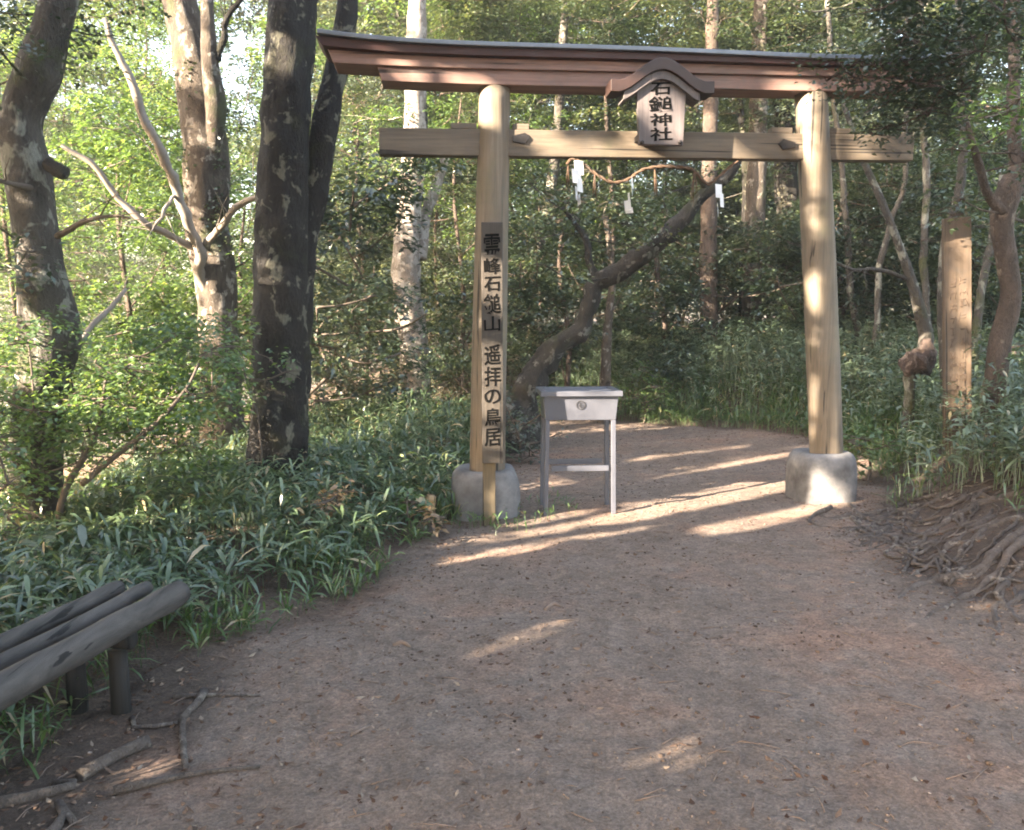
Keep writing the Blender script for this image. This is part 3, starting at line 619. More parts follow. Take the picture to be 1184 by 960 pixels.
# ---- forest fill ------------------------------------------------------------
def proto(h, spread, z0, n, mat, bark, tr0, size, dens, r0, r1, seedx):
    root = bpy.data.objects.new('forest_tree', None); link(root)
    k = 7; tp = np.array([[rng.normal(0, .12*i), rng.normal(0, .12*i), h*i/(k-1)] for i in range(k)]); tp[0] = (0, 0, -.6)
    pts, rad = smooth_pts(tp, np.linspace(tr0, tr0*.25, k), .35)
    cs = []
    for i in range(n):
        z = z0+(h-z0+.4)*rng.random()**.9; prof = spread*(.55+.45*math.sin(math.pi*min(1, (z-z0)/(h-z0)+.15)))
        a = rng.uniform(0, 6.28); q = prof*rng.random()**.6
        j = np.argmin(np.abs(pts[:, 2]-z)); cs.append((pts[j][0]+q*math.cos(a), pts[j][1]+q*math.sin(a), z, rng.uniform(r0, r1)))
    cs = np.array(cs); mb = MB(); mb.tube(pts, rad, 9, .12, seedx, 3); branches(mb, pts[::2], cs, tr0*.35, .01, 4, zmin=z0*.6)
    mb.build('trunk', bark, root); crown('crown', cs, mat, size, dens, root, layers=2)
    return root
protos = [proto(11, 2.8, 1.2, 150, M_leaf_mid, M_bark_grey, .035, .085, 600, .45, .8, 1),
          proto(10, 2.6, 1.6, 140, M_leaf_dark, M_bark_dark, .05, .085, 600, .45, .8, 2),
          proto(12, 2.8, 2.2, 140, M_leaf_light, M_bark_brown, .035, .085, 580, .45, .8, 3),
          proto(9, 2.5, .8, 140, M_leaf_haze, M_bark_grey, .06, .085, 540, .45, .8, 4)]
shrubs = [proto(2.4, 1.3, .3, 44, M_leaf_dark, M_branch, .03, .075, 700, .3, .5, 5),
          proto(2.6, 1.3, .3, 42, M_leaf_mid, M_branch, .03, .075, 700, .3, .5, 6),
          proto(2.2, 1.4, .3, 40, M_leaf_light, M_branch, .03, .075, 650, .3, .5, 7)]
used = set()
def put(pr, x, y, s, label, cat, group, name, sink=0):
    if id(pr) in used:
        r = pr.copy(); link(r)
        for ch in [c for c in bpy.data.objects if c.parent == pr]:
            c = ch.copy(); link(c); c.parent = r
    else: r = pr; used.add(id(pr))
    r.name = name; r.location = (x, y, Hs(x, y)-sink); r.rotation_euler = (0, 0, rng.uniform(0, 6.28)); r.scale = (s, s, s*rng.uniform(.92, 1.1))
    tag(r, label, cat, group); return r
tone = {0: 'mid-green', 1: 'dark green', 2: 'light green', 3: 'pale green'}
def where(px):
    names = [(-1e9, 60, 'behind the left edge trunk'), (60, 150, 'left of the pale forked branches'), (150, 290, 'around the ivy-clad trunk'), (290, 400, 'behind the dark twin trunk'), (400, 540, 'around the pale sunlit trunk'),
             (540, 640, 'behind the left gate pillar'), (640, 740, 'behind the metal box'), (740, 830, 'below the name plaque'), (830, 920, 'behind the straight trunks on the bank'), (920, 1010, 'behind the right gate pillar'),
             (1010, 1090, 'behind the burl trunk'), (1090, 1e9, 'behind the forked tree at the right edge')]
    return next(n for a, b, n in names if a <= px < b)
cnt = {}
def uniq(base):
    cnt[base] = cnt.get(base, 0)+1
    return base
FT = []
for Y, xs_ in ((17, [60, 180, 420, 520, 640, 770, 960, 1080, 1200]), (20.5, [-40, 350, 480, 590, 710, 850, 1010, 1150, 1280]), (25, [20, 400, 540, 660, 780, 900, 1060, 1200]), (31, [-120, 110, 380, 470, 600, 720, 840, 980, 1120, 1260]), (40, [60, 180, 430, 560, 690, 820, 950, 1080, 1210])):
    for px in xs_:
        FT.append((px+rng.uniform(-18, 18), Y+rng.uniform(-1.2, 1.2)))
ords = ['nearest', 'second', 'third', 'fourth', 'fifth', 'sixth', 'seventh', 'eighth', 'ninth', 'tenth', 'eleventh', 'twelfth', 'thirteenth', 'fourteenth']
FT.sort(key=lambda a: a[1])
for i, (px, Y) in enumerate(FT):
    x = (px-CX)/F*Y; k = int(rng.integers(0, 4))
    if px < 330: k = int(rng.choice([2, 3, 0]))
    h0 = Hs(x, Y); s = rng.uniform(.85, 1.15)
    if px < 330 or Y > 28: s = max(s, min(1.9, (.36*Y-h0)/10.5))
    if 225 < px < 350: s = min(s, max(.35, (.07*Y-h0)/10.5))
    w = where(px); cnt[w] = cnt.get(w, 0)+1
    put(protos[k], x, Y, s, f"{tone[k]} forest tree {w}, {ords[cnt[w]-1]} from the front", 'tree', 'trees of the forest beyond the gate', 'forest_tree')
SH = []
for Y, xs_ in ((13.6, [470, 640, 830, 950, 1060, 1160]), (15.5, [400, 560, 700, 780, 880, 1000, 1110, 1210]), (12.0, [150, 380, 540, 1090, 1190]), (10.0, [40, 190, 360]), (18.5, [60, 250, 330, 480, 620, 740, 840, 940, 1050, 1150]), (23, [380, 460, 540, 620, 700, 780, 860, 940, 1020, 1100, 1180]), (29, [400, 500, 580, 660, 740, 820, 900, 980, 1060, 1140])):
    for px in xs_: SH.append((px+rng.uniform(-15, 15), Y+rng.uniform(-.4, .4)))
SH.sort(key=lambda a: a[1]); cnt2 = {}
for px, Y in SH:
    x = (px-CX)/F*Y; k = int(rng.integers(0, 3))
    if px > 560: k = int(rng.choice([0, 0, 1]))
    w = where(px); cnt2[w] = cnt2.get(w, 0)+1
    put(shrubs[k], x, Y, rng.uniform(.75, 1.1)*(1.6 if Y > 21 else 1)*(1.3 if Y > 27 else 1), f"{['dark green', 'mid-green', 'light green'][k]} undergrowth shrub {w}, {ords[cnt2[w]-1]} from the front", 'shrub', 'shrubs under the forest trees', 'forest_shrub', .1)

# ---- sunward trees out of frame at left and behind: their crowns are shaped and cut to break the low sun into patches
def sunside():
    # crowns fill a slab across the sun's path
    K = 9; groups = [[] for _ in range(K)]
    for i in range(1750):
        u = rng.uniform(-2.2, 10.5); v = rng.uniform(-.2, 8.8)
        if i >= 1250: u = rng.uniform(1.5, 7.6); v = rng.uniform(.8, 5.6)
        s = rng.uniform(-7.6, -3.6) if u > 1 else rng.uniform(-8, -5)
        z = (v-s*math.sin(SUN_EL))/math.cos(SUN_EL)
        x, y = u*U_[0]+s*hx, u*U_[1]+s*hy
        if z < Hs(x, y)+.3: continue
        g = min(K-1, max(0, int((u+2.2)/12.7*K))); groups[g].append((x, y, z, rng.uniform(.38, .62)))
    for g, cs in enumerate(groups):
        cs = np.array(cs); x, y = cs[:, 0].mean(), cs[:, 1].mean(); z0 = Hs(x, y)
        b = np.array([x, y, z0-.2]); tp, tr = smooth_pts([b, b+[.1, .05, 2.2], b+[-.1, .1, 4.5], b+[.05, 0, 6.5], b+[.1, .1, 9]], [.16, .14, .11, .08, .03], .3)
        root = thing('sunward_tree', f'leafy tree out of frame to the left of the path, {ords[g]} from the camera', 'tree', tuple(b), group='trees on the sunward side of the path')
        mb = MB(); mb.tube(tp-b, tr, 10, .1, g, 3)
        mb2cs = cs.copy(); mb2cs[:, :3] -= b
        branches(mb, (tp-b)[::2], mb2cs, .03, .006, 3, zmin=.8)
        mb.build('trunk', M_bark_grey, root)
        o = crown('crown', cs, M_leaf_dark, .125, 480, root, keep=keepmask, layers=4, wr=.66, flat=.4, tilt=1.5); o.location = tuple(-b)
sunside()
for k, (x0, y0, lab) in enumerate(((-3.0, -.2, 'tall tree behind the bench, its crown spread over the left foreground'), (-4.2, 1.6, 'tall tree left of the bench, out of frame, with a wide shading crown'), (2.5, -3.2, 'tall tree behind the viewer on the right side of the path'))):
    b = np.array([x0, y0, Hs(x0, y0)-.1]); tp, tr = smooth_pts([b, b+[.05, .05, 2], b+[-.1, .1, 4], b+[.05, 0, 6]], [.17, .15, .11, .05], .3)
    cs = []
    for i in range(75 if k < 2 else 45):
        x, y, z = x0+rng.normal(.6 if k < 2 else 0, 1.3), y0+rng.normal(.5, 1.2), rng.uniform(3.9, 6.6)
        if z < CAMZ+.45*max(y, 0)+1.0: continue
        cs.append((x, y, z, rng.uniform(.4, .65)))
    root = thing('shade_tree', lab, 'tree', tuple(b), group='tall trees round the viewer'); cs = np.array(cs)
    mb = MB(); mb.tube(tp-b, tr, 12, .1, k, 3); c2 = cs.copy(); c2[:, :3] -= b; branches(mb, (tp-b)[::2], c2, .04, .006, 4, zmin=2.5)
    mb.build('trunk', M_bark_grey, root); o = crown('crown', cs, M_leaf_dark, .11, 420, root, keep=keepmask, layers=3, wr=.62, tilt=.9); o.location = tuple(-b)

# ------------------------------------------------------------------ bamboo grass
def blades(name, base, n_leaf, hgt, ll, lw, mat, spread=.6, up=.5, parent=None):
    """base (N,3); each plant gets n_leaf long blades along its stem"""
    Np = len(base); n = Np*n_leaf; b = np.repeat(base, n_leaf, 0); h = np.repeat(hgt*rng.uniform(.45, 1.2, Np)*(1+.35*fbm(base*np.array([1.1, 1.1, 0]), 45)), n_leaf)
    lean = np.repeat(rng.normal(0, .16, (Np, 2)), n_leaf, 0); t = rng.uniform(.45, 1.0, n)
    p = b+np.stack([lean[:, 0]*h*t, lean[:, 1]*h*t, h*t], 1)
    a = rng.uniform(0, 6.28, n); el = rng.normal(up, .35, n); d = np.stack([np.cos(a)*np.cos(el), np.sin(a)*np.cos(el), np.sin(el)], 1)
    s = np.stack([-np.sin(a), np.cos(a), rng.normal(0, .35, n)], 1); s /= np.linalg.norm(s, axis=1)[:, None]
    l = (ll*rng.uniform(.4, 1.35, n))[:, None]; w = (lw*rng.uniform(.7, 1.2, n))[:, None]; g = np.array([0, 0, -1.0])
    q1 = p+d*l*.33+g*l*.03; q2 = p+d*l*.68+g*l*.16; q3 = p+d*l*.98+g*l*.40
    v = np.stack([p, q1-s*w*.5, q1+s*w*.5, q2-s*w*.42, q2+s*w*.42, q3], 1).reshape(-1, 3)
    i = np.arange(n)*6; tri = np.concatenate([np.stack([i, i+1, i+2], 1), np.stack([i+3, i+5, i+4], 1)]); quad = np.stack([i+1, i+3, i+4, i+2], 1)
    cl_ = .16*fbm(base*np.array([1.6, 1.6, 0]), 44)
    r = np.repeat(np.clip(np.repeat(rng.normal(.45, .15, Np)+cl_, n_leaf)+rng.normal(0, .14, n)+(rng.random(n) < .05)*.5, 0, 1), 6)
    # stems
    st_ = Np; e = base+np.stack([lean[::n_leaf, 0]*h[::n_leaf], lean[::n_leaf, 1]*h[::n_leaf], h[::n_leaf]], 1)
    sv = np.stack([base+[.003, 0, -.02], base+[-.003, .002, -.02], e], 1).reshape(-1, 3); j = np.arange(st_)*3+len(v)
    return fast_mesh(name, np.vstack([v, sv]), [np.concatenate([tri, np.stack([j, j+1, j+2], 1)]), quad], mat, np.r_[r, np.full(len(sv), .5)], parent, smooth=True)
def scatter_ground(n, x0, x1, y0, y1, cond):
    x = rng.uniform(x0, x1, n); y = rng.uniform(y0, y1, n); sd, side = pathsd(x, y); k = cond(x, y, sd, side)
    x, y = x[k], y[k]; return np.stack([x, y, H(x, y)], 1)
clump = lambda x, y, s, th: fbm(np.stack([x*s, y*s, x*0], -1), 77) > th
bx0, by0, bx1, by1 = -1.5, 3.5, -1.75, 1.5
notbench = lambda x, y: ~((y < 3.55) & (x > -2.0))
base = scatter_ground(11000, -5.5, 1, 1.5, 12.5, lambda x, y, sd, side: (side < 0) & (sd > .12) & (x > -3.9+.12*(y-3)-.6) & notbench(x, y) & (rng.random(len(x)) < .5+sst(.1, .5, sd)))
tag(blades('bamboo_grass', base, 7, .36, .19, .020, M_sasa, up=.6), 'blue-green bamboo grass bank along the left side of the path', 'bamboo grass', kind='stuff')
base = scatter_ground(22000, -2.5, 9.5, 4.2, 15, lambda x, y, sd, side: (side > 0) & (sd > .15) & ((y > 6.0) | (x > 3.5+.0*y)) & ~((y < 5.3) & (sd < 1.1)) & (rng.random(len(x)) < .2+sst(.3, .9, sd)))
tag(blades('bamboo_grass', base, 9, .62, .13, .024, M_sasa_light), 'blue-green bamboo grass bank right of and beyond the path', 'bamboo grass', kind='stuff')
base = scatter_ground(7500, -4.4, .4, 1.4, 8, lambda x, y, sd, side: (side < 0) & (sd > -.06) & (sd < .6) & (notbench(x, y) | (x < -1.72)) & clump(x, y, 2.5, -.3))
tag(blades('grass', base, 5, .10, .20, .012, M_grass, up=.9), 'green grass tufts fringing the left side of the path', 'grass', kind='stuff')
base = scatter_ground(5200, -2, 6, 5.2, 14, lambda x, y, sd, side: (side > 0) & (sd > 0) & (sd < .8) & ((y > 6.1)) & clump(x, y, 2.2, -.25))
tag(blades('grass', base, 5, .10, .17, .010, M_grass, up=.9), 'yellow-green grass fringing the right side of the path', 'grass', kind='stuff')
base = scatter_ground(26000, -16, -2.2, 1, 22, lambda x, y, sd, side: (side < 0) & clump(x, y, .9, -.35))
tag(blades('ground_cover', base, 5, .30, .20, .05, M_leaf_mid), 'mixed low plants on the slope falling away to the left', 'undergrowth', kind='stuff')
base = scatter_ground(900, 2.6, 6, 3.4, 6.2, lambda x, y, sd, side: (side > 0) & (sd > .7) & clump(x, y, 1.8, .1))
tag(blades('grass', base, 5, .14, .16, .012, M_grass, up=.8), 'sparse grass among the exposed roots on the right bank', 'grass', kind='stuff')
base = scatter_ground(16000, -1, 6, 7.5, 13.5, lambda x, y, sd, side: (side > 0) & (sd > -.05) & (sd < 1.3))
tag(blades('grass', base, 5, .16, .20, .012, M_grass, up=.9), 'soft light grass on the foot of the bank where the path bends away', 'grass', kind='stuff')
base = np.array([[*G(px+rng.normal(0, 14), py+rng.normal(0, 5))[:2], 0.0] for px, py in [(600, 606), (560, 604), (540, 602), (640, 580), (650, 590), (585, 608)] for _ in range(9)])
tag(blades('grass', base, 4, .05, .10, .010, M_grass, up=.9), 'thin grass tufts round the left gate footing', 'grass', kind='stuff')

# ------------------------------------------------------------------ torii gate
A = W(564, 560, 6.42); B = W(957, 545, 6.66); A[2] = B[2] = 0
ex = (B-A)[:2]; half = np.linalg.norm(ex)/2; ex = ex/np.linalg.norm(ex); ey = np.array([-ex[1], ex[0]]); O = ((A+B)/2)
rz = math.atan2(ex[1], ex[0])
def TP(px, py, off=0.0):
    """pixel -> (lx, z) on the gate's plane moved OFF metres towards the camera"""
    d = ray(px, py); o2 = O[:2]-ey*off; t = (o2@ey)/(d[:2]@ey); p = d*t
    return float((p[:2]-o2)@ex), float(CAMZ+p[2])
gate = thing('torii_gate', 'wooden shrine gate with two round pillars standing across the path', 'shrine gate', (O[0], O[1], 0), rz)
def curve(lst, off):
    q = np.array([TP(a, b, off) for a, b in lst]); c = np.polyfit(q[:, 0], q[:, 1], 4); return lambda x: np.polyval(c, x)
def beam(mb, x0, x1, zlo, zhi, y0, y1, slant=0.0, n=40):
    v = []
    for i in range(n+1):
        t = i/n; x = x0+(x1-x0)*t; lo = float(zlo(x)); hi = float(zhi(x)); sl = slant*(2*t-1)*(abs(2*t-1)**12)
        for y, z in ((y0, lo), (y1, lo), (y1, hi), (y0, hi)):
            v.append((x+(sl if z == hi else 0), y, z))
    f = [(4*i+a, 4*i+(a+1) % 4, 4*i+4+(a+1) % 4, 4*i+4+a) for i in range(n) for a in range(4)]
    f = [tuple(reversed(q)) for q in f]+[(0, 1, 2, 3), (4*n+3, 4*n+2, 4*n+1, 4*n)]
    mb.add(v, f, False)
captop = [(366, 32), (426, 40), (492, 45), (557, 47.5), (620, 48.5), (700, 51), (761, 54.5), (880, 60), (960, 62), (1030, 62.5), (1108, 60)]
ct_ = curve(captop, .24)
q0 = TP(366, 34, .24)[0]; q1 = TP(1110, 62, .24)[0]
cb_ = curve([(px, py+5.5) for px, py in captop], .24)
rb_ = curve([(371, 52), (426, 57.5), (492, 62), (557, 64), (620, 65), (700, 67.5), (761, 70), (880, 73), (960, 75), (1030, 75.5), (1100, 74)], .205)
kb_ = curve([(380, 72), (432, 74.5), (492, 77.5), (557, 79.5), (620, 80.6), (700, 82), (761, 83.5), (880, 86.5), (960, 88), (1030, 88.5), (1095, 88)], .15)
sb_ = curve([(441, 93), (492, 96), (557, 97.5), (620, 98.5), (700, 100.5), (761, 102), (880, 104.3), (921, 104.8), (1000, 105.5), (1050, 105.5)], .12)
mb = MB(); beam(mb, q0, q1, cb_, ct_, -.24, .24); mb.build('roof_cap', M_cap, gate, .006)
mb = MB(); beam(mb, q0+.03, q1-.03, rb_, lambda x: cb_(x)-.001, -.205, .205, .05); mb.build('eaves_board', M_redboard, gate, .004)
mb = MB(); beam(mb, q0+.10, q1-.10, kb_, lambda x: rb_(x)-.001, -.15, .15, .04); mb.build('top_lintel', M_lintel, gate, .006)
sb = TP(441, 93, .12)[0]; sr = TP(1052, 104, .12)[0]
mb = MB(); beam(mb, sb, sr, sb_, lambda x: kb_(x)-.002, -.12, .12, .03); mb.build('second_lintel', M_lintel, gate, .006)
n0 = TP(438, 160, .055)[0]; n1 = TP(1057, 170, .055)[0]; nt0 = TP(438, 147.5, .055)[1]; nb0 = TP(439, 179, .055)[1]; nt1 = TP(1057, 156, .055)[1]; nb1 = TP(1057, 186, .055)[1]
lin = lambda a, b: (lambda x: a+(b-a)*(x-n0)/(n1-n0))
mb = MB(); beam(mb, n0, n1, lin(nb0, nb1), lin(nt0, nt1), -.055, .055); mb.build('tie_beam', M_pine_x, gate, .008)
for (bx_, tx_, bpy_, tpy, w0, w1) in ((563, 572, 545, 96, 41, 36), (957, 938, 528, 103, 38, 37)):
    xb, zb = TP(bx_, bpy_); xt, zt = TP(tx_, tpy)
    pts, rad = smooth_pts([(xb, 0, zb-.12), ((xb+xt)/2, 0, (zb+zt)/2), (xt, 0, float(sb_(xt))+.01)], [w0/2/F*6.75*.97, (w0+w1)/4/F*6.5, w1/2/F*6.2], .1)
    mb = MB(); mb.tube(pts, rad, 40, .012, 3, 2); mb.build('pillar', M_pine, gate)
    # square block where the tie beam passes the pillar
    xm, zm = TP(bx_+(tx_-bx_)*.85, 160)
for (fx, top, bot, w) in ((562, 543, 600, 78), (957, 524, 582, 72)):
    x, zt = TP(fx, top, .1); _, zb = TP(fx, bot, .25); hw = w/2/F*6.55
    mb = MB(); rings = []
    prof = [(1.0, -.15), (1.0, .0), (1.01, .35), (.985, .70), (.93, .88), (.84, .97), (.72, 1.0), (.55, .975), (.35, .95), (0.02, .94)]
    S = 40; v = []
    for (rr, zz) in prof:
        for k in range(S):
            a = 2*math.pi*k/S; e = 3.2; c, s_ = math.cos(a), math.sin(a); m_ = (abs(c)**e+abs(s_)**e)**(-1/e)
            v.append((x+hw*rr*m_*c, hw*rr*m_*s_, zb+(zt-zb)*zz))
    v = np.array(v); v += (fbm(v*6, 8, 4)*.010)[:, None]*np.array([1, 1, .6])
    f = [(i*S+k, i*S+(k+1) % S, (i+1)*S+(k+1) % S, (i+1)*S+k) for i in range(len(prof)-1) for k in range(S)]
    mb.add(v, f); mb.build('footing', M_conc, gate)
# wedges
for (px, py) in ((604, 161), (908, 168)):
    x, z = TP(px, py, .06); s = 1 if px < 800 else -1
    mb = MB(); v = [(x-.075*s, -.075, z-.02), (x-.075*s, -.075, z+.02), (x+.02*s, -.072, z+.045), (x+.055*s, -.072, z+.01), (x+.02*s, -.072, z-.035)]
    v2 = [(a, -.05, c) for a, b, c in v]; mb.add(v+v2, [(0, 1, 2, 3, 4), (9, 8, 7, 6, 5)]+[(i, (i+1) % 5+0, (i+1) % 5+5, i+5) for i in range(5)], False)
    mb.build('iron_bracket', M_iron, gate)
for (x0, x1) in ((521, 551), (593, 612), (893, 917), (960, 985)):
    a, z = TP(x0, 147, .05); b, _ = TP(x1, 147, .05); zt = (nt0+(nt1-nt0)*(a-n0)/(n1-n0))
    mb = MB(); mb.box(a, b, -.045, .045, zt+.002, zt+.045); mb.build('wedge', M_pine_x, gate, .004)

def glyphs(chars, cell_h, x0, ztop, y, mat, parent, name='lettering', width=None, bold=.012, xs=1.0):
    """chars: list of (char, z_top, z_bottom, x_left, x_right); one flat slightly raised mesh per character"""
    for ch, zt, zb, xl, xr in chars:
        cu = bpy.data.curves.new('glyph', 'FONT'); cu.body = ch; cu.size = 1; cu.offset = bold; cu.extrude = .004; cu.resolution_u = 4
        o = bpy.data.objects.new('glyph', cu); COL.objects.link(o); dg = bpy.context.evaluated_depsgraph_get()
        m = bpy.data.meshes.new_from_object(o.evaluated_get(dg)); bpy.data.objects.remove(o)
        co = np.empty(len(m.vertices)*3, np.float32); m.vertices.foreach_get('co', co); co = co.reshape(-1, 3)
        mn, mx = co.min(0), co.max(0); sx = (co[:, 0]-mn[0])/(mx[0]-mn[0]); sy = (co[:, 1]-mn[1])/(mx[1]-mn[1])
        wv = np.stack([sx*5+xl*9, sy*5, zt*7+sx*0], 1); sx = sx+.035*vn(wv, 3); sy = sy+.035*vn(wv, 4)
        X = xl+sx*(xr-xl)+.0025*np.sin(sy*7)*1; Z = zb+sy*(zt-zb)+(xr-xl)*.06*(sx-.5); Yy = y-(co[:, 2]-mn[2])*.35
        m.vertices.foreach_set('co', np.stack([X, Yy, Z], 1).astype(np.float32).ravel()); m.update()
        m.materials.clear(); m.materials.append(mat); ob = bpy.data.objects.new(name, m); link(ob, parent)
# plaque (part of the gate)
off = .30
pl, zt_ = TP(736, 92, off); pr_, zb_ = TP(792, 168, off); pl2, _ = TP(739, 168, off); pr2, _ = TP(790, 168, off)
mb = MB(); d0, d1 = -off, -off+.05
v = [(pl2, d0, zb_), (pr2, d0, zb_), (pr_, d0, zt_), ((pl+pr_)/2, d0, zt_+.02), (pl, d0, zt_)]
mb.add(v+[(a, d1, c) for a, b, c in v], [(0, 1, 2, 3, 4), (9, 8, 7, 6, 5)]+[(i, i+5, (i+1) % 5+5, (i+1) % 5) for i in range(5)], False)
plaque = mb.build('name_plaque', M_plaque, gate, .004)
mb = MB(); mb.box(pl2+.02, pr2-.02, d1-.002, -.05, zb_+.06, zb_+.10); mb.box(pl2+.06, pr2-.06, d1-.002, -.13, zt_-.12, zt_-.06); mb.build('bracket', M_iron, plaque)
arc = [(707, 92), (716, 91), (728, 86), (740, 77), (752, 70), (767, 66.5), (782, 70), (794, 77), (806, 86), (818, 91), (827, 93)]
ax = np.array([TP(a, b, off+.05) for a, b in arc]); xs_ = np.linspace(ax[0, 0], ax[-1, 0], 41)
xc = ax[5, 0]; hwid = (ax[-1, 0]-ax[0, 0])/2
def az(x):
    t = abs(x-xc)/hwid; return ax[0, 1]+(ax[5, 1]-ax[0, 1])*(.5+.5*math.cos(math.pi*min(1, t*1.12)))+.02*max(0, t-.8)
def arcbeam(mb, sc, dz0, dz1, y0, y1):
    v = []; n = 40
    for i in range(n+1):
        x = xc+hwid*sc*(2*i/n-1); z = az(x)
        v += [(x, y0, z-dz0), (x, y1, z-dz0), (x, y1, z-dz1), (x, y0, z-dz1)]
    f = [tuple(reversed((4*i+a, 4*i+(a+1) % 4, 4*i+4+(a+1) % 4, 4*i+4+a))) for i in range(n) for a in range(4)]+[(0, 1, 2, 3), (4*n+3, 4*n+2, 4*n+1, 4*n)]
    f = [tuple(reversed(q)) for q in f]
    mb.add(v, f, False)
mb = MB(); arcbeam(mb, 1.0, .085, 0, -off-.06, -.15); mb.build('plaque_roof', M_plaqueroof, plaque, .005)
mb = MB(); arcbeam(mb, .74, .145, .087, -off-.035, -.152); mb.build('plaque_arch', M_plaque, plaque, .003)
def cell(px0, px1, py0, py1, off): a, zt = TP(px0, py0, off); b, zb = TP(px1, py1, off); return zt, zb, a, b
glyphs([('石', *cell(752, 776, 95, 110, off+.002)), ('鎚', *cell(751, 777, 111, 130, off+.002)), ('神', *cell(752, 776, 131, 146, off+.002)), ('社', *cell(752, 777, 147, 163, off+.002))], 0, 0, 0, -off-.001, M_ink, plaque, bold=.016)
for px in (742, 786):
    x, z = TP(px, 165, off); mb = MB(); mb.tube([(x, d0-.025, z), (x, d0-.01, z), (x, d0+.01, z)], [.012, .014, .014], 12); mb.build('bolt', M_iron, plaque)

# rope and paper streamers
rp = [(655, 190), (662, 184), (675, 190), (690, 202), (708, 211), (725, 208), (742, 197), (760, 193), (780, 193), (800, 196), (812, 208), (820, 213), (836, 200), (855, 184)]
pts = [(*(lambda q: (q[0], -.03, q[1]))(TP(a, b, .03)),) for a, b in rp]; pts, rad = smooth_pts(pts, np.full(len(pts), .016), .02)
rope = thing('sacred_rope', 'thin brown straw rope sagging under the tie beam of the gate', 'rope', (O[0], O[1], 0), rz)
mb = MB(); tt = np.arange(len(pts))*.9
for k in range(2):
    o_ = np.stack([tt*0, np.cos(tt+k*math.pi)*.009, np.sin(tt+k*math.pi)*.009], 1); mb.tube(pts+o_*.75, .008, 6)
mb.build('rope_strand', M_straw, rope)
for (px, py, ln) in ((657, 190, 26), (688, 200, 34), (757, 196, 30), (803, 198, 34)):
    mb = MB()
    for k in range(6):
        a = TP(px, py, .03); b = TP(px+rng.uniform(-4, 4), py+ln*rng.uniform(.7, 1.1), .03); mb.tube([(a[0], -.03, a[1]), ((a[0]+b[0])/2+rng.normal(0, .004), -.03, (a[1]+b[1])/2), (b[0], -.03+rng.normal(0, .006), b[1])], [.004, .004, .002], 4)
    mb.build('straw_tassel', M_straw, rope)
def shide(lst, label, tw):
    root = thing('paper_streamer', label, 'paper streamer', (O[0], O[1], 0), rz, 'zigzag paper streamers on the rope')
    mb = MB(); prev = None
    for i, (px, py, w, h) in enumerate(lst):
        x, z = TP(px, py, .06); hw = w/2/F*6.5*1.15; hh = h/F*6.5*1.25; y = -.055-.012*(i % 2); c, s_ = math.cos(tw+i*.35), math.sin(tw+i*.35)
        v = [(x-hw*c, y-hw*s_, z), (x+hw*c, y+hw*s_, z), (x+hw*c+.008, y+hw*s_, z-hh), (x-hw*c+.008, y-hw*s_, z-hh)]
        mb.add(v+[(a, b+.0015, d) for a, b, d in v], [(0, 1, 2, 3), (7, 6, 5, 4), (0, 4, 5, 1), (1, 5, 6, 2), (2, 6, 7, 3), (3, 7, 4, 0)], False)
    mb.build('folded_paper', M_paper, root); return root
shide([(669, 186, 9, 12), (666, 196, 11, 12), (670, 206, 11, 12), (666, 216, 13, 12), (669, 225, 15, 9)], 'bright white zigzag paper streamer on the left of the rope, the widest', .2)
shide([(731, 205, 3, 10), (730, 214, 4, 10), (727, 223, 7, 11), (725, 232, 11, 9), (727, 240, 9, 5)], 'twisted narrow white paper streamer hanging below the middle of the rope', .9)
shide([(831, 213, 9, 12), (834, 224, 9, 12), (830, 235, 10, 12)], 'shaded lilac-white paper streamer at the right end of the rope', .5)

# ------------------------------------------------------------------ sign post in front of the left pillar
def board_post(name, label, px0, px1, py0, py1, Y, th, mat, cat='sign post'):
    a = W(px0, py1, Y); b = W(px1, py1, Y); ta = W(px0, py0, Y); tb = W(px1, py0, Y)
    return a, b, ta, tb
Yb = 5.95
a = W(556, 536, Yb); b = W(581, 536, Yb); ta = W(558, 257, Yb); tb = W(582, 257, Yb)
x0, x1 = (a[0]+ta[0])/2, (b[0]+tb[0])/2; zb, zt = a[2], ta[2]
xm = (x0+x1)/2; sign = thing('sign_post', 'tall narrow wooden board with black brush writing in front of the left pillar', 'sign post', (xm, Yb, 0), rz*.6)
hw = (x1-x0)/2
mb = MB(); mb.box(-hw, hw, 0, .05, zb, zt); brd = mb.build('board', M_board, sign, .004)
mb = MB(); mb.box(-hw*.95, hw*.3, .052, .10, -.25, zb+.35); mb.build('post', M_postdark, sign, .006)
def sc(py0, py1, l=-.78, r_=.78):
    return W(570, py0, Yb)[2], W(570, py1, Yb)[2], hw*l, hw*r_
glyphs([('霊', *sc(271, 297)), ('峰', *sc(298, 317)), ('石', *sc(320, 337)), ('鎚', *sc(340, 363)), ('山', *sc(366, 383)), ('遥', *sc(399, 422)), ('拝', *sc(424, 447)), ('の', *sc(450, 467)), ('鳥', *sc(472, 493)), ('居', *sc(495, 516))], 0, 0, 0, -.001, M_ink, brd, bold=.014)

